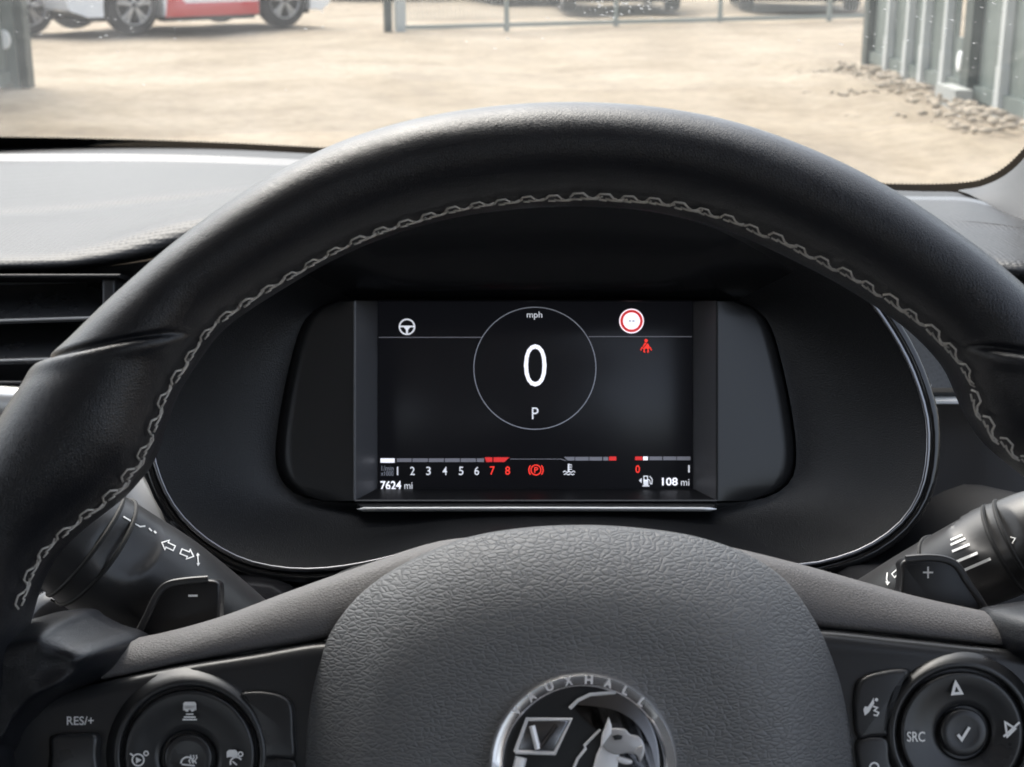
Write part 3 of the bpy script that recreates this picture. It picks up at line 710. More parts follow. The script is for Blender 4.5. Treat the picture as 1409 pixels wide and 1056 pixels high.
quad('side_wall', [(488, 414, HN), (520, 416, -.001), (520, 672, -.001), (488, 689, HN)], 'lens_wall', clu)
quad('side_wall', [(953, 416, -.001), (986, 414, HN), (986, 689, HN), (953, 672, -.001)], 'lens_wall', clu)
quad('bottom_wall', [(488, 689, HN), (520, 672, -.001), (953, 672, -.001), (986, 689, HN)], 'fascia', clu)
quad('top_wall', [(488, 414, HN), (986, 414, HN), (953, 416, -.001), (520, 416, -.001)], 'gloss', clu)
tube('wall_edge', [SF.px(488, 415, HN + .0004), SF.px(488, 688, HN + .0004)], .0007, 'lens_wall', clu, 6)
tube('wall_edge', [SF.px(986.5, 415, HN + .0004), SF.px(986.5, 688, HN + .0004)], .0006, 'groove', clu, 6)
tube('lower_edge', [SF.px(488, 689.5, HN + .0004), SF.px(986, 689.5, HN + .0004)], .0006, 'satin', clu, 6)
cs = catmull([(492, 700.5), (500, 700.8), (600, 700.6), (737, 700.4), (880, 700.6), (976, 700.8), (986, 700.5)], 6)
tube('chrome_strip', [SF.px(q[0], q[1], HN + .0035) for q in cs], [(.0012 * min(1, .15 + min(q[0] - 492, 986 - q[0]) / 9), .0012 * min(1, .15 + min(q[0] - 492, 986 - q[0]) / 9)) for q in cs], 'silver', clu, 16)
# a chin below the screen that carries the strip
cp = pxs(SF, [(490, 692), (988, 692), (986, 705), (492, 705)], HN + .002); prism('chin', cp, -.01, HN + .002, 'bowl', clu, .003, 3)
# the display
scr = prism('display', pxs(SF, [(520, 416), (953, 416), (953, 673), (520, 673)], 0), -.004, 0, 'screen', clu, .0002, 1)
SN = .0005
def sp(name, geos, m, n=SN): return print_on(name, geos, SF, m, scr, n)
sp('dial_circle', [stroke2(circ(736, 507, 84, 120), 1.1, True)], 'scr_dim')
sp('digit', [text2('0', 721, 474, 752, 532, -.012)], 'scr_white')
sp('unit_text', [text2('mph', 725, 429, 746, 440)], 'scr_soft')
sp('gear_letter', [text2('P', 732, 561, 741, 577)], 'scr_soft')
sp('divider', [stroke2([(521, 464.5), (663, 464.5)], 1), ], 'scr_bar'); sp('divider', [stroke2([(810, 463.5), (952, 463.5)], 1)], 'scr_bar')
sp('steering_icon', [stroke2(circ(560, 450, 10.3, 40), 2.2, True), stroke2([(550, 449.5), (570, 449.5)], 2.4), stroke2([(560, 450), (560, 460)], 3), fill2([(555, 450), (565, 450), (561, 455), (559, 455)])], 'scr_soft')
sp('speed_sign', [fill2(circ(869, 442, 17, 40))], 'scr_white', SN)
sp('sign_ring', [stroke2(circ(869, 442, 13.6, 40), 3.6, True)], 'scr_redbar', SN + .0003)
sp('sign_dashes', [stroke2([(865, 442), (868.2, 442)], 1.3), stroke2([(870, 442), (873.2, 442)], 1.3)], 'scr_black', SN + .0003)
sp('seat_belt_icon', [fill2(circ(889, 469, 2.3, 16)), fill2([(887, 472), (891, 472), (893.2, 476), (894.2, 480), (883.8, 480), (884.8, 476)]), stroke2([(883.5, 478), (881.5, 482.5)], 1.4), stroke2([(894.5, 478), (896.5, 482.5)], 1.4), stroke2([(886.5, 480), (886, 484), (887.6, 485)], 1.7), stroke2([(891.5, 480), (892, 484), (890.4, 485)], 1.7)], 'scr_red')
sp('seat_belt_strap', [stroke2([(893.5, 469), (885, 479)], 1)], 'scr_black', SN + .0003)
# rev counter bar
xs_ = [546, 567.5, 590, 612, 634, 656]
sp('rev_block', [fill2([(523.5, 631), (543, 631), (543, 637), (523.5, 637)])], 'scr_white')
for a, b in zip(xs_, xs_[1:]): sp('rev_block', [fill2([(a, 631), (b - 1.2, 631), (b - 1.2, 636), (a, 636)])], 'scr_bar')
sp('rev_block', [fill2([(656, 631), (666, 631), (666, 636), (656, 636)])], 'scr_bar')
sp('red_block', [fill2([(667, 629.5), (677.5, 629.5), (677.5, 636), (669, 636)])], 'scr_redbar')
sp('red_block', [fill2([(679, 629.5), (701, 629.5), (694, 636), (679, 636)])], 'scr_redbar')
for i, cx in enumerate((547, 567.5, 589.5, 612, 634.5, 656)): sp('rev_number', [text2(str(i + 1), cx - (.9 if i == 0 else 3.2), 642.5, cx + (.9 if i == 0 else 3.2), 654, .004)], 'scr_soft')
for i, cx in enumerate((677.5, 698.5)): sp('rev_number', [text2(str(i + 7), cx - 3.3, 642, cx + 3.3, 653.5, .006)], 'scr_red')
sp('rev_unit', [text2('1/min', 525, 641, 541.5, 648)], 'scr_dim'); sp('rev_unit', [text2('x1000', 524, 648.5, 541.5, 655)], 'scr_dim')
sp('odometer', [text2('7624', 523.5, 662, 552, 674, .02)], 'scr_white'); sp('odometer_unit', [text2('mi', 556.5, 664, 567.5, 673)], 'scr_soft')
def arc(cx, cy, r, a0, a1, k=14): return [(cx + r * math.cos(R(a0 + (a1 - a0) * i / k)), cy - r * math.sin(R(a0 + (a1 - a0) * i / k))) for i in range(k + 1)]
sp('brake_icon', [stroke2(circ(737.5, 647, 6.8, 30), 1.5, True), stroke2(arc(737.5, 647, 9.8, 140, 220), 1.5), stroke2(arc(737.5, 647, 9.8, -40, 40), 1.5), text2('P', 735.2, 643, 740.4, 651, .01)], 'scr_red')
sp('lower_line', [stroke2([(702, 632), (772, 632), (779, 634.5)], .8)], 'scr_bar')
tq = [776, 791.5, 811, 829.5]
for a, b in zip(tq, tq[1:]): sp('temperature_block', [fill2([(a, 629), (b - 1, 629), (b - 1, 634), (a + (5 if a == 776 else 0), 634)])], 'scr_bar')
sp('temperature_block', [fill2([(830, 629), (837, 629), (837, 634), (830, 634)])], 'scr_bar'); sp('temperature_block', [fill2([(838, 628.5), (848, 628.5), (848, 634), (838, 634)])], 'scr_redbar')
sp('coolant_icon', [stroke2([(782.5, 638.5), (782.5, 650)], 2.4), stroke2([(784, 640), (787, 640)], 1.2), stroke2([(784, 643), (787, 643)], 1.2), stroke2([(784, 646), (787, 646)], 1.2), stroke2([(774.5, 650), (777, 648.5), (780, 650.3), (783, 649), (786, 650.3), (789, 648.5), (791.5, 650)], 1.2), stroke2([(776, 653.5), (779, 652), (782, 653.6), (785, 652.2), (788, 653.6), (790.5, 652.4)], 1.2)], 'scr_soft')
sp('fuel_block', [fill2([(874, 628.5), (884, 628.5), (884, 633.5), (874, 633.5)])], 'scr_redbar'); sp('fuel_block', [fill2([(885, 628.5), (891.5, 628.5), (891.5, 633.5), (885, 633.5)])], 'scr_white')
for a, b in ((893.5, 911), (912.5, 930.5), (931.5, 950)): sp('fuel_block', [fill2([(a, 628.5), (b, 628.5), (b, 633.5), (a, 633.5)])], 'scr_bar')
sp('fuel_number', [text2('0', 874.5, 640.5, 880.5, 651, .006)], 'scr_red'); sp('fuel_number', [text2('1', 947, 640.5, 949, 650.5, .0)], 'scr_soft')
sp('fuel_icon', [fill2([(879, 661.5), (883, 658), (883, 665)]), stroke2([(886, 655.5), (891, 655.5), (891, 661), (886, 661)], 1.4, True), fill2([(885.3, 660.5), (892, 660.5), (892, 668), (885.3, 668)]), stroke2([(884, 669), (893.5, 669)], 1.5), stroke2([(892, 660), (894, 661), (895, 666), (897, 666), (897.5, 660), (894, 655.5)], 1.2)], 'scr_soft')
sp('range_text', [text2('108', 911, 657.5, 932.5, 668.5, .02)], 'scr_white'); sp('range_unit', [text2('mi', 937, 659.5, 948.5, 668.5)], 'scr_soft')

# ================================================================== STEERING WHEEL
WT = R(24)
WF = Frame(at(803, 1055, .381), RT, Vector((0, -math.cos(WT), math.sin(WT))))
sw = empty('steering_wheel', WF.mat(), 'black leather steering wheel with pale cross stitching and a round silver badge', 'steering wheel')
def polar_tab(pts):
    out = []
    for x, y in pts:
        v = WF.px(x, y, 0); out.append((math.degrees(math.atan2(v.y, v.x)), math.hypot(v.x, v.y)))
    return sorted(out)
outer_px = [(0, 582), (45, 512), (100, 468), (190, 384), (280, 310), (380, 244), (470, 200), (560, 172), (680, 152), (800, 146.5), (900, 153), (1000, 171), (1100, 205), (1200, 252), (1300, 316), (1409, 402)]
inner_px = [(55, 800), (80, 758), (170, 690), (213, 640), (240, 548), (300, 455), (390, 395), (480, 345), (600, 303), (700, 287), (790, 282), (900, 289), (1000, 315), (1100, 360), (1180, 403), (1260, 458), (1308, 510), (1325, 565), (1352, 612), (1409, 658), (1490, 720), (1530, 780)]
to, ti = polar_tab(outer_px), polar_tab(inner_px)
camw = WF.l(CAM)
def tabval(tab, d, default):
    if d > 180: d -= 360
    lo, hi = tab[0], tab[-1]
    if lo[0] <= d <= hi[0]: return interp(tab, d)
    k = min(abs(d - lo[0]), abs(d - hi[0])); e = lo[1] if abs(d - lo[0]) < abs(d - hi[0]) else hi[1]
    return lerp(e, default, min(1, k / 35))
def smooth_tab(tab, default):
    raw = [tabval(tab, d / 2, default) for d in range(720)]
    for _ in range(14): raw = [(raw[i - 1] + 2 * raw[i] + raw[(i + 1) % 720]) / 4 for i in range(720)]
    return raw
RO, RI = smooth_tab(to, .178), smooth_tab(ti, .149)
def look(tab, d): d = (d % 360) * 2; i = int(d); return lerp(tab[i % 720], tab[(i + 1) % 720], d - i)
def rim_pt(d, phi, lift=0.0):
    """d degrees round the wheel, phi round the section: 0 outer side, 90 driver side, 180 inner side"""
    a = R(d); ro, ri = look(RO, d), look(RI, d)
    u = Vector((math.cos(a), math.sin(a), 0)); rc = (ro + ri) / 2; c = u * rc
    ca = (c - Vector((camw.x, camw.y, 0))).dot(u) / camw.z; kk = 1 / math.sqrt(1 + ca * ca)
    hr = (ro - ri) / 2 * kk; hn = .0205 + .25 * (hr - .0135)
    q = R(phi); cs, sn = math.cos(q), math.sin(q)
    s = 1.0
    w = (1 - cs) / 2                                          # 0 outside, 1 inside
    fade = min(1, max(0, (.93 - w) / .10))
    for side in (0, 1):
        seam = lerp(36.5, 48.5, w) if side == 0 else 180 - lerp(36.5, 48.5, w)
        dd = ((d - seam + 180) % 360) - 180
        s -= fade * .085 * math.exp(-(dd / .42) ** 2)
        s += fade * .040 * math.exp(-((dd + (1.3 if side == 0 else -1.3)) / 1.0) ** 2)
    s += lift / hr
    e = abs(sn) ** .92 * (1 if sn > 0 else -1)
    return c + u * (hr * s * cs) + Vector((0, 0, 1)) * (hn * s * e)
NT, NP = 1800, 44
def aligned(b, phi):
    w = (1 - math.cos(R(phi))) / 2 - .5
    return b + 12 * w * (math.exp(-((b - 42.5) / 9) ** 2) - math.exp(-((b - 137.5) / 9) ** 2))
rows = [[rim_pt(aligned(360 * i / NT, 360 * j / NP), 360 * j / NP) for j in range(NP)] for i in range(NT + 1)]
rim = grid('rim', rows, 'leather', sw, None, closed=True)
# cross stitching: one mesh for one stitch, laid round the inner side of the rim
PITCHD = 2.62
def stitch_geo():
    p = .0068; r = .00028; z = .0004
    segs = [[(-.02 * p, .0003, z * 2), (.12 * p, .0020, z * 1.4), (.46 * p, .0022, z * 1.6), (.62 * p, .0006, z * 2.4)],
            [(.58 * p, .0006, z * 2), (.80 * p, .0001, z * 3), (1.03 * p, .0002, z * 2)],
            [(.36 * p, -.0001, z * 2), (.56 * p, -.0015, z * 1.2), (.94 * p, -.0018, z * 1.2), (1.14 * p, -.0002, z * 1.6)],
            [(.12 * p, -.0006, z * 2), (.40 * p, -.0008, z * 2.4)]]
    return join([tube_geo(s, r, 6, True, Vector((0, 0, 1))) for s in segs])
sv, sf_ = stitch_geo(); stitch_me = mesh('stitch', sv, sf_, 'thread', True, None)
def phi_s(d): return 160 + 6 * min(1, max(0, (d - 60) / 45)) - 6 * min(1, max(0, (d - 125) / 20))
d = 14.0; k = 0
while d < 165:
    rrad = look(RI, d); step = math.degrees(.0068 / rrad)
    PHI_S = phi_s(d) + random.uniform(-1.2, 1.2)
    P = rim_pt(d, PHI_S, .0001); T = (rim_pt(d - .4, PHI_S) - rim_pt(d + .4, PHI_S)).normalized()
    O = (rim_pt(d, PHI_S - 6) - rim_pt(d, PHI_S + 6)); O = (O - T * O.dot(T)).normalized(); N_ = T.cross(O)
    if N_.dot(P - Vector((math.cos(R(d)), math.sin(R(d)), 0)) * ((look(RO, d) + look(RI, d)) / 2)) < 0: N_ = -N_
    m3 = Matrix((T, O, N_)).transposed()
    if m3.determinant() < 0: m3 = Matrix((-T, O, N_)).transposed()
    wob = Matrix.Rotation(random.uniform(-.13, .13), 4, 'Z') @ Matrix.Scale(random.uniform(.90, 1.10), 4)
    s_ = link('stitch', stitch_me, rim); mm_ = m3.to_4x4() @ wob; mm_.translation = P; s_.matrix_local = mm_
    d += step; k += 1

# --- spokes where the leather runs in
def wpx(pts, n, k=6, closed=True): return [(q.x, q.y) for q in [WF.px(p[0], p[1], n) for p in catmull(pts, k, closed)]]
def blob(name, pts, n_edge, n_top, m, parent, k=6, rings=14, prof=None, cpx=None, bump_fn=None):
    """cushion: outline loops shrinking to the centre, rising from n_edge to n_top"""
    P = [Vector(q) for q in wpx(pts, n_top, k)]
    c = Vector(WF.px(cpx[0], cpx[1], n_top)[:2]) if cpx else sum(P, Vector((0, 0))) / len(P)
    rows = []
    for i in range(rings + 1):
        t = (i / rings) ** 1.6; h = prof(t) if prof else (1 - (1 - min(1, t * 3)) ** 2)
        rows.append([Vector((lerp(q, c, t * .999).x, lerp(q, c, t * .999).y, lerp(n_edge, n_top, h) + (bump_fn(lerp(q, c, t)) if bump_fn else 0))) for q in P])
    rows.insert(0, [Vector((q.x, q.y, n_edge - .012)) for q in P])
    return grid(name, rows, m, parent, None, closed=True)
def ridge(q, x0, y0, x1, y1, amp, wid):
    a, b_ = Vector(WF.px(x0, y0, 0)[:2]), Vector(WF.px(x1, y1, 0)[:2]); t = b_ - a; u = max(0, min(1, (q - a).dot(t) / t.dot(t)))
    return amp * math.exp(-((q - a - t * u).length / wid) ** 2)
def folds(q):
    return ridge(q, 78, 872, 138, 912, .0024, .0050) + ridge(q, 140, 925, 70, 955, .0020, .0045) + ridge(q, 20, 900, 60, 905, .0018, .0060) - ridge(q, 88, 908, 112, 918, .0012, .0040)
blob('spoke', [(15, 852), (62, 846), (82, 858), (108, 871), (134, 879), (150, 890), (145, 908), (134, 928), (112, 946), (60, 972), (10, 1020), (-30, 1080), (-140, 1120), (-160, 980), (-80, 890)], -.026, .0060, 'leather', sw, 8, 22, lambda t: 1 - (1 - min(1, t * 2.2)) ** 2.2, (30, 935), folds)
blob('spoke', [(1560, 800), (1520, 815), (1490, 830), (1450, 836), (1405, 846), (1395, 870), (1400, 900), (1440, 930), (1500, 960), (1560, 1040), (1700, 1080), (1720, 900)], -.020, .0035, 'leather', sw, 8, 22, lambda t: 1 - (1 - min(1, t * 2.2)) ** 2.2, (1540, 900))

# --- grained strips above the switch panels
def strip(name, up_, lo_, n_up, n_lo):
    U, L = catmull(up_, 10), catmull(lo_, 10); K = 12; rows = []
    rows.append([WF.px(u.x, u.y, n_up) - Vector((0, 0, .030)) for u in U])
    for i in range(K + 1):
        t = i / K; r_ = []
        for u, l in zip(U, L):
            q = lerp(u, l, t); b_ = .0045 * (1 - (2 * t - .7) ** 2 / 1.7) - (.0060 * max(0, (t - .90) / .10) ** 2) - (.005 * max(0, (.12 - t) / .12) ** 2)
            r_.append(WF.px(q.x, q.y, lerp(n_up, n_lo, t) + b_))
        rows.append(r_)
    rows.append([WF.px(l.x, l.y + 1, n_lo) - Vector((0, 0, .012)) for l in L])
    return grid(name, rows, 'grain_fine', sw, None)
strip('spoke_cover', [(158, 882), (210, 874), (300, 850), (400, 813), (500, 778), (600, 746), (690, 736)], [(134, 938), (180, 929), (250, 914), (340, 898), (440, 882), (560, 860), (690, 845)], -.024, -.012)
strip('spoke_cover', [(905, 734), (1000, 752), (1080, 771), (1150, 790), (1250, 818), (1330, 836), (1410, 852)], [(905, 845), (1000, 846), (1090, 855), (1130, 865), (1230, 874), (1320, 884), (1415, 895)], -.024, -.012)

# --- airbag pad
pad_px = [(803, 722), (880, 726), (960, 738), (1030, 762), (1082, 797), (1118, 845), (1146, 900), (1166, 970), (1178, 1060), (1170, 1180), (1120, 1300), (1000, 1380), (803, 1400), (600, 1380), (490, 1300), (430, 1180), (416, 1060), (422, 975), (438, 905), (462, 855), (505, 808), (565, 770), (640, 740), (720, 726)]
def pad_prof(t):
    return .22 * min(1, t / .012) ** .5 + .78 * (1 - (1 - min(1, t / .46)) ** 2.3)
def pad_crease(q):
    # beyond two slanting creases the cover falls away in side facets
    e = 0
    for (x0, y0, x1, y1, sg) in ((545, 800, 503, 1060, 1), (1050, 800, 1094, 1060, -1)):
        a, b_ = Vector(WF.px(x0, y0, .006)[:2]), Vector(WF.px(x1, y1, .006)[:2]); t = (b_ - a).normalized(); out = -sg * ((q - a).x * -t.y + (q - a).y * t.x)
        e -= .24 * .5 * (out + math.sqrt(out * out + .0012 ** 2))
    return e
P = [Vector(q) for q in wpx(pad_px, -.011, 10)]
# dense cushion
c = Vector(WF.px(803, 1060, .006)[:2]); rows = []
NR = 60
for i in range(NR + 1):
    t = (i / NR) ** 1.5; h = pad_prof(t)
    rows.append([Vector((lerp(q, c, t * .9995).x, lerp(q, c, t * .9995).y, lerp(-.016, .013, h) + (pad_crease(lerp(q, c, t)) * min(1, t * 6)))) for q in P])
rows.insert(0, [Vector((q.x, q.y, -.030)) for q in P])
pad = grid('airbag_pad', rows, 'grain', sw, None, closed=True)

# --- switch panels
def panel(name, pts, n0, n1, m='satin', bev=.004, k=5): return prism(name, wpx(pts, n1, k), n0, n1, m, sw, bev, 5, 60)
PN = -.0085
lp = [(-40, 1045), (0, 1002), (60, 960), (134, 941), (240, 918), (350, 900), (440, 885), (500, 890), (500, 960), (470, 1040), (450, 1100), (450, 1220), (200, 1250), (0, 1230), (-60, 1140)]
rp = [(1060, 880), (1122, 867), (1230, 877), (1320, 887), (1420, 899), (1520, 930), (1570, 1000), (1600, 1100), (1580, 1230), (1400, 1260), (1130, 1220), (1110, 1080), (1090, 960)]
lpan = panel('switch_panel', lp, -.03, PN); rpan = panel('switch_panel', rp, -.03, PN)
def dial(pan, cx, cy, R_, rc, ccx, ccy):
    # collar, thumb dial and centre button as separate pieces
    rows = []
    K = 72
    for rr, n in ((R_ + 30, PN - .0015), (R_ + 22, PN + .0006), (R_ + 14, PN + .0026), (R_ + 8, PN + .0034), (R_ + 4.5, PN + .0024), (R_ + 3, PN - .003)):
        rows.append([WF.px(x, y, n) for x, y in circ(cx, cy, rr, K)])
    grid('dial_collar', rows, 'satin', pan, None, closed=True)
    rows = []
    for rr, n in ((R_ + .5, PN - .003), (R_, PN + .0015), (R_ - 1.2, PN + .0028), (R_ - 3.5, PN + .0036), (R_ - 7, PN + .0036), (R_ - 22, PN + .0028), (rc + 14, PN + .0020), (rc + 7, PN + .0018), (rc + 4, PN + .0010), (rc + 3, PN - .002)):
        w_ = min(1, (R_ - rr) / (R_ - rc)); rows.append([WF.px(x, y, n) for x, y in circ(lerp(cx, ccx, max(0, w_)), lerp(cy, ccy, max(0, w_)), rr, K)])
    dd = grid('thumb_dial', rows, 'satin', pan, None, closed=True)
    rows = []
    for rr, n in ((rc, PN - .002), (rc, PN + .0022), (rc - 1, PN + .0030), (rc - 3.5, PN + .0034), (rc - 12, PN + .0031), (rc - 25, PN + .003), (.3, PN + .003)):
        rows.append([WF.px(x, y, n) for x, y in circ(ccx, ccy, rr, K)])
    cb = grid('centre_button', rows, 'satin', pan, None, closed=True)
    return dd, cb
ldial, lcen = dial(lpan, 261, 1040, 91, 34, 259, 1044)
rdial, rcen = dial(rpan, 1323, 1010, 86, 33, 1326, 1008)
def button(pan, pts, n=.0025, k=4, bev=.0012):
    prism('button_gap', wpx([(lerp(x, sum(p[0] for p in pts) / len(pts), -.035), lerp(y, sum(p[1] for p in pts) / len(pts), -.035)) for x, y in pts], PN, k), PN - .002, PN + .0002, 'groove', pan, .0001, 1)
    return prism('button', wpx(pts, PN + n, k), PN - .002, PN + n, 'satin', pan, bev, 5, 60)
bl = button(lpan, [(330, 957), (345, 952), (370, 953), (392, 960), (403, 975), (405, 1010), (405, 1043), (380, 1044), (358, 1044), (357, 1018), (348, 985)])
button(lpan, [(357, 1048), (405, 1047), (407, 1080), (404, 1120), (370, 1125), (358, 1090)])
bres = button(lpan, [(71, 1014), (100, 1012), (131, 1013), (132, 1040), (132, 1075), (100, 1080), (68, 1075), (69, 1040)], .004)
br = button(rpan, [(1180, 945), (1192, 931), (1215, 924), (1243, 921), (1252, 928), (1240, 945), (1228, 968), (1222, 1000), (1221, 1013), (1200, 1015), (1182, 1016), (1177, 980)])
br2 = button(rpan, [(1182, 1020), (1221, 1017), (1226, 1050), (1240, 1085), (1220, 1110), (1190, 1100), (1183, 1060)])
# printed symbols on the switches
def wp(name, geos, parent, n, m='print_dim'): return print_on(name, geos, WF, m, parent, n)
wp('lettering', [text2('RES/+', 92, 986, 129, 998, .01)], lpan, PN + .0004)
dn = PN + .0041
wp('symbol', [fill2([(252, 969), (254, 966), (268, 966), (270, 969), (270, 978), (267, 976), (255, 976), (252, 978)]), fill2([(253, 971), (269, 971), (268, 978), (264, 980), (262, 977), (260, 977), (258, 980), (254, 978)]), stroke2([(256, 983), (266, 983)], 2), stroke2([(253, 987), (269, 987)], 2.2), stroke2([(251, 990.5), (271, 990.5)], 2)], ldial, dn)
wp('symbol', [stroke2(circ(190, 1046, 8, 24), 2.2, True), fill2([(187, 1042), (195, 1046), (187, 1051)]), stroke2([(183, 1040), (179, 1037)], 2.5), stroke2(circ(201, 1037, 3, 12), 1.8, True)], ldial, dn)
wp('symbol', [fill2([(312, 1035), (315, 1032), (324, 1032), (327, 1035), (327, 1043), (323, 1042), (315, 1042), (312, 1043)]), stroke2(arc(325, 1050, 8, 30, 200), 2.4), stroke2(circ(331, 1038, 3, 12), 2, True), stroke2([(320, 1048), (326, 1053)], 2)], ldial, dn)
wp('symbol', [stroke2(arc(258, 1051, 9, 10, 180), 2.4), stroke2([(250, 1052), (268, 1054)], 2.2)] + [stroke2([(262 + 4 * i, 1051), (260 + 4 * i, 1047), (263 + 4 * i, 1043), (262 + 4 * i, 1039)], 1.8) for i in range(3)], lcen, PN + .0037)
wp('symbol', [stroke2([(1315, 939), (1311, 955), (1323, 954)], 4, True)], rdial, dn)
wp('lettering', [text2('SRC', 1248, 1007, 1273, 1021, .015)], rdial, dn)
wp('symbol', [stroke2([(1383, 994), (1397, 1003), (1386, 1014)], 3, True), stroke2([(1381, 1014), (1403, 994)], 3)], rdial, dn)
wp('symbol', [stroke2([(1318, 1011), (1323.5, 1018), (1334, 1001)], 4)], rcen, PN + .0037)
wp('symbol', [fill2([(1188, 977), (1190, 972), (1194, 973), (1199, 966), (1202, 960), (1203, 968), (1198, 976), (1196, 980), (1190, 985)]), fill2(circ(1206, 963, 2.4, 12)), stroke2([(1201, 972), (1207, 974), (1203, 978), (1209, 981), (1207, 985), (1202, 984)], 2.2)], br, PN + .0029)
wp('symbol', [stroke2(arc(1203, 1056, 6, 0, 180), 2.4), stroke2([(1209, 1056), (1203, 1066), (1197, 1056)], 2.4)], br2, PN + .0029)

# --- round badge
bc = (803, 1056); bn_ = .0140
badge = prism('badge', wpx(circ(*bc, 130, 72), bn_, 1), .002, bn_, 'emblem_base', sw, .001, 3)
rows = []
for rr, n in ((131, bn_ - .004), (131, bn_ + .0005), (129.5, bn_ + .0017), (126, bn_ + .0024), (116, bn_ + .0022), (111, bn_ + .0014), (108, bn_ - .0002)):
    rows.append([WF.px(x, y, n) for x, y in circ(*bc, rr, 96)])
grid('badge_ring', rows, 'badge_metal', badge, 35, closed=True)
for ch, a in zip('VAUXHALL', (140, 126.5, 113, 100, 86.5, 73.5, 61, 48)):
    x, y = bc[0] + 120.5 * math.cos(R(a)), bc[1] - 120.5 * math.sin(R(a)); w_ = 4 if ch == 'L' else 5.5
    v2, f2 = text2(ch, x - w_, y - 6, x + w_, y + 6, .03, rot=R(a - 90))
    ob = print_on('badge_letter', [(v2, f2)], WF, 'badge_letter', badge, bn_ + .0030)
def relief(name, pts, h, m='chrome', k=1, bev=.0007):
    p = catmull(pts, k, True) if k > 1 else pts
    return prism(name, [tuple(WF.px(q[0], q[1], bn_ + h)[:2]) for q in p], bn_ - .0005, bn_ + h, m, badge, bev, 3, 35)
relief('flag', [(725, 990), (786, 990), (763, 1037), (709, 1035)], .0014, 'chrome_dark', 1, .0009)
def bar(name, pts, w, h, m='badge_letter'):
    tube(name, [WF.px(x, y, bn_ + h) for x, y in pts], [w * .000095] * len(pts), m, badge, 8)
bar('flag_edge', [(709, 1035), (725, 990), (786, 990), (763, 1037), (709, 1035)], 6, .0014)
bar('flag_letter', [(732, 999), (740, 1031)], 8, .0017); bar('flag_letter', [(742, 1031), (766, 998)], 6, .0016, 'chrome_dark')
bar('flag_pole', [(717, 1042), (710, 1070), (708, 1110)], 16, .001)
relief('wing', [(784, 972), (796, 962), (815, 955), (848, 952), (872, 966), (893, 990), (905, 1020), (909, 1060), (905, 1090), (900, 1060), (893, 1030), (876, 1000), (850, 982), (820, 975)], .0012, 'chrome_dark', 4, .0005)
bar('wing_edge', [(784, 975), (795, 964), (812, 956), (847, 953)], 5, .0014)
bar('wing_edge', [(898, 1060), (892, 1030), (880, 1008), (862, 990)], 3, .0008, 'chrome_dark')
relief('griffin_neck', [(829, 1022), (846, 1026), (852, 1040), (848, 1070), (846, 1110), (808, 1110), (814, 1066), (821, 1040)], .0020, 'badge_letter', 1, .0003)
relief('griffin_head', [(832, 1008), (842, 1003), (860, 1004), (867, 1011), (878, 1014), (885, 1022), (886, 1032), (878, 1038), (862, 1037), (848, 1039), (836, 1034), (828, 1024)], .0028, 'badge_face', 3, .0004)
relief('griffin_beak', [(876, 1030), (885, 1026), (887, 1036), (881, 1050), (878, 1042), (873, 1037)], .0031, 'badge_face', 3, .0003)
relief('griffin_jaw', [(850, 1041), (858, 1043), (870, 1047), (868, 1052), (858, 1052), (850, 1048)], .0024, 'badge_letter', 3, .0003)
relief('griffin_ear', [(838, 988), (842, 1000), (841, 1010), (832, 1022), (827, 1030), (829, 1012)], .0036, 'badge_letter', 1, .0003)
relief('griffin_eye', [(843, 1013), (850, 1011), (857, 1013), (855, 1018), (846, 1019)], .0033, 'emblem_base', 1, .0002)
bar('griffin_mane', [(826, 1004), (812, 1018), (804, 1026), (806, 1030), (795, 1044), (788, 1060)], 4, .0010)

# ================================================================== STALKS, PADDLES, COLUMN
def stalk(name, pts, label, dent=None, flat=1.0):
    """pts: (x, y, depth, radius in px)"""
    o0 = at(pts[-1][0], pts[-1][1], pts[-1][2]); fr = Frame(o0, RT, -FW)
    root = empty(name, fr.mat(), label, 'control stalk')
    C_ = catmull([Vector((p[0], p[1], p[2], p[3])) for p in pts], 14)
    P = [fr.l(at(c[0], c[1], c[2])) for c in C_]; rad = [c[3] * c[2] / F for c in C_]
    v, f = tube_geo(P, [(r, r * flat) for r in rad], 48, True, Vector((0, 0, 1)))
    v = [Vector(q) for q in v]
    if dent:
        dc = fr.l(at(*dent[0])); 
        for i, q in enumerate(v):
            e = (q - dc); 
            if e.z > -.02:
                r2 = (e.x ** 2 + e.y ** 2) ** .5 / dent[1]
                if r2 < 1: v[i] = q - Vector((0, 0, dent[2] * (1 - r2 ** 3)))
    body = mk('stalk_body', v, f, 'stalk', root, True, 50)
    return root, body, fr, C_
def ringmark(root, fr, C_, i, extra=1.006, flat=1.0):
    c = C_[i]; t = fr.l(at(*C_[i + 1][:3])) - fr.l(at(*C_[i - 1][:3])); t.normalize(); ctr = fr.l(at(*c[:3])); r = c[3] * c[2] / F * extra
    u = Vector((0, 0, 1)); u = (u - t * u.dot(t)).normalized(); v_ = t.cross(u)
    tube('groove_ring', [ctr + u * (r * math.cos(a)) + v_ * (r * flat * math.sin(a)) for a in [2 * math.pi * k_ / 48 for k_ in range(48)]], .0007, 'groove', root, 6, closed=True)
lroot, lbody, lfr, LC = stalk('indicator_stalk', [(40, 694, .440, 66), (62, 710, .442, 74), (122, 752, .446, 83), (168, 782, .452, 84), (225, 817, .460, 82), (305, 870, .475, 72), (390, 932, .495, 58)],
    'charcoal indicator stalk with white turn arrows behind the left of the wheel', ((170, 758, .43), .0085, .0030))
ringmark(lroot, lfr, LC, 27); ringmark(lroot, lfr, LC, 31)
lb = bvh_of(lbody)
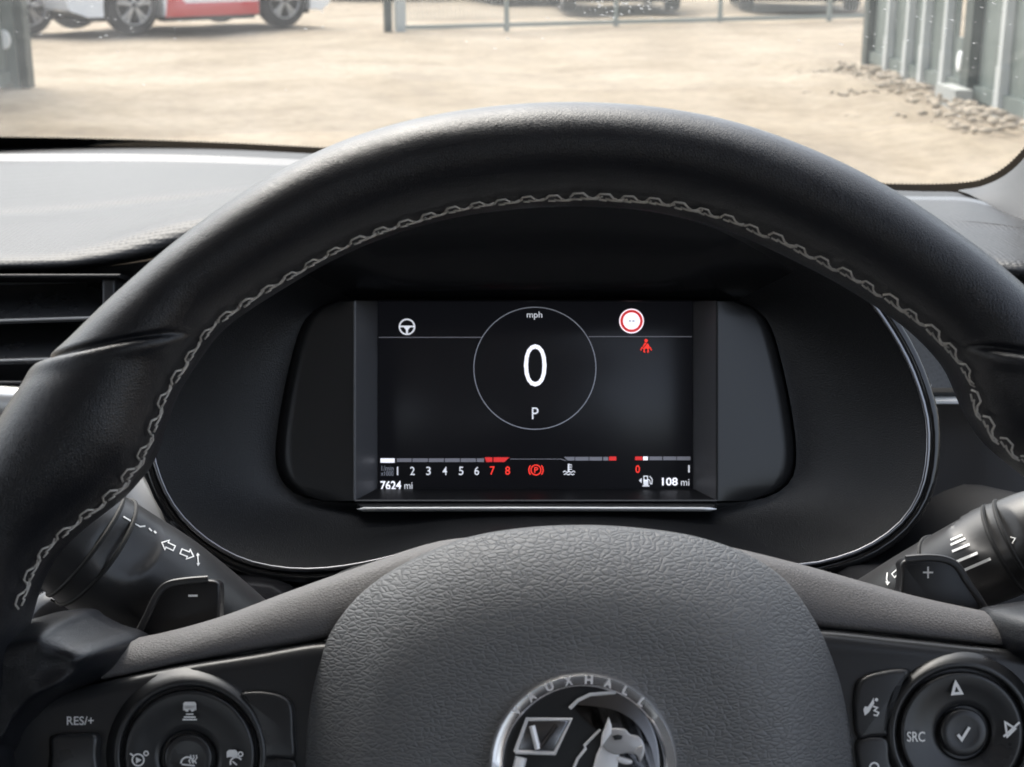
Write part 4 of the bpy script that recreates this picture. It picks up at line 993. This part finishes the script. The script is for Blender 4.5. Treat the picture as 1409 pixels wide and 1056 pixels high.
def arrow(cx, cy, ang, s=1, flip=1):
    pts = [(-13, 0), (-3, -9), (-3, -4.5), (11, -4.5), (11, 4.5), (-3, 4.5), (-3, 9)]; ca, sa = math.cos(R(ang)), math.sin(R(ang))
    return stroke2([(cx + (x * flip * ca - y * sa) * s, cy + (x * flip * sa + y * ca) * s) for x, y in pts], 1.7, True, 3)
print_on('turn_arrow', [arrow(232, 751, 25, .78)], lb, 'print', lroot, fr=lfr); print_on('turn_arrow', [arrow(257, 762, 22, .78, -1)], lb, 'print', lroot, fr=lfr)
print_on('lever_mark', [stroke2([(272, 763), (273, 777)], 1.6), fill2([(270, 765), (272, 760.5), (275, 764.5)]), fill2([(270.5, 775), (275.5, 775), (272.5, 779.5)])], lb, 'print', lroot, fr=lfr)
print_on('light_symbol', [stroke2([(170, 711), (180, 717)], 2), stroke2([(183, 715), (186, 721), (193, 725), (200, 724)], 2), stroke2([(205, 727), (209, 731)], 2), stroke2([(212, 731), (215, 734)], 2.6)], lb, 'print', lroot, fr=lfr)
rroot, rbody, rfr, RC = stalk('wiper_stalk', [(1450, 728, .440, 60), (1420, 740, .443, 64), (1370, 762, .448, 64), (1320, 785, .455, 60), (1260, 814, .466, 55), (1200, 842, .480, 47), (1130, 872, .497, 40)],
    'charcoal wiper stalk with five white bars behind the right of the wheel', ((1368, 730, .43), .0085, .0030))
ringmark(rroot, rfr, RC, 20); ringmark(rroot, rfr, RC, 24); ringmark(rroot, rfr, RC, 46)
rb_ = bvh_of(rbody)
for (x0, y0, x1, y1, w_) in ((1308, 743, 1324, 736, 2.6), (1308, 750, 1328, 741, 3), (1310, 759, 1334, 749, 3.4), (1314, 774, 1345, 761, 3.8), (1324, 786, 1363, 769, 4)):
    print_on('speed_bar', [stroke2([(x0, y0), (x1, y1)], w_)], rb_, 'print', rroot, fr=rfr)
print_on('pointer_mark', [stroke2([(1390, 739), (1397, 741), (1392.5, 748)], 1.4)], rb_, 'print', rroot, fr=rfr)
print_on('wiper_symbol', [stroke2([(1227, 790), (1236, 782), (1239, 786), (1231, 795)], 1.6, True), stroke2([(1221, 788), (1220, 797), (1222, 803)], 1.8), fill2([(1218, 800), (1225, 801), (1221, 806)]), stroke2([(1234, 818), (1241, 814)], 2)], rb_, 'print', rroot, fr=rfr)

def paddle(name, face, n_px, label, sign, depth):
    fr = Frame(at(*n_px, depth), RT, -FW + Vector((0, 0, .1))); root = empty(name, fr.mat(), label, 'gear paddle')
    p = [tuple(fr.px(q.x, q.y, 0)[:2]) for q in catmull(face, 6, True)]
    prism('blade', p, -.006, 0, 'paddle', root, .0009, 4, 60)
    return root, fr
pl_, plf = paddle('gear_paddle', [(186, 885), (205, 846), (219, 818), (232, 806), (255, 801), (285, 798), (299, 801), (303, 812), (302, 850), (300, 890), (240, 900)], (250, 850), 'gloss black gear paddle marked minus left of the column', '-', .425)
tube('edge_bevel', [plf.px(x, y, .0002) for x, y in catmull([(188, 876), (203, 846), (217, 818), (231, 805), (255, 800), (286, 797.5)], 6)], [(.0007, .0011)] * 31, 'stalk', pl_, 8)
print_on('minus_sign', [stroke2([(259, 820), (272, 820)], 3)], plf, 'print_dim', pl_, .0003)
pr_, prf = paddle('gear_paddle', [(1241, 790), (1240, 776), (1250, 769), (1275, 768), (1300, 771), (1317, 780), (1330, 800), (1345, 822), (1362, 850), (1300, 870), (1242, 850)], (1290, 810), 'gloss black gear paddle marked plus right of the column', '+', .425)
tube('edge_bevel', [prf.px(x, y, .0002) for x, y in catmull([(1246, 769.5), (1275, 767.5), (1300, 770), (1317, 779), (1330, 799), (1345, 821), (1358, 842)], 6)], [(.0007, .0011)] * 37, 'stalk', pr_, 8)
print_on('plus_sign', [stroke2([(1270, 788), (1284, 788)], 2.4), stroke2([(1277, 780), (1277, 796)], 2.4)], prf, 'print_dim', pr_, .0003)

# steering column shroud and the dark shelf under the cluster
cfr = Frame(at(760, 900, .50), RT, -FW)
colm = empty('steering_column', cfr.mat(), 'dark steering column shroud under the instrument cluster behind the wheel', 'column shroud')
def shroud(name, pts, d0, d1, m, bev=.006):
    n1 = cfr.l(at(pts[0][0], pts[0][1], d0)).z; n0 = cfr.l(at(pts[0][0], pts[0][1], d1)).z
    p = [tuple(cfr.px(q.x, q.y, n1)[:2]) for q in catmull(pts, 6, True)]; return prism(name, p, n0, n1, m, colm, bev, 5, 60)
shroud('shroud', [(430, 830), (600, 800), (780, 792), (950, 800), (1090, 828), (1130, 900), (1080, 1100), (780, 1150), (480, 1100), (400, 900)], .47, .55, 'satin', .010)
shroud('gaiter', [(330, 812), (450, 806), (620, 772), (780, 766), (950, 772), (1100, 800), (1180, 810), (1200, 860), (780, 900), (340, 860)], .69, .72, 'fascia', .004)
shroud('knee_panel', [(60, 812), (200, 830), (350, 850), (400, 950), (300, 1100), (50, 1100), (0, 900)], .56, .74, 'gloss', .012)
shroud('knee_panel', [(1180, 830), (1300, 790), (1500, 700), (1600, 900), (1500, 1100), (1200, 1100)], .60, .74, 'fascia', .006)
def crest(pts, d, w, m): tube('crest', [cfr.l(at(x, y, d)) for x, y in catmull(pts, 8)], [w * d / F] * ((len(pts) - 1) * 8 + 1), m, colm, 8)
crest([(60, 775), (85, 800), (110, 812), (140, 816)], .50, 5, 'piano'); crest([(75, 792), (92, 806), (112, 813), (135, 815)], .495, 2.4, 'chrome')
crest([(70, 825), (110, 842), (150, 843), (176, 831)], .50, 2, 'piano'); crest([(124, 874), (150, 853), (175, 842), (192, 838)], .50, 2, 'piano')
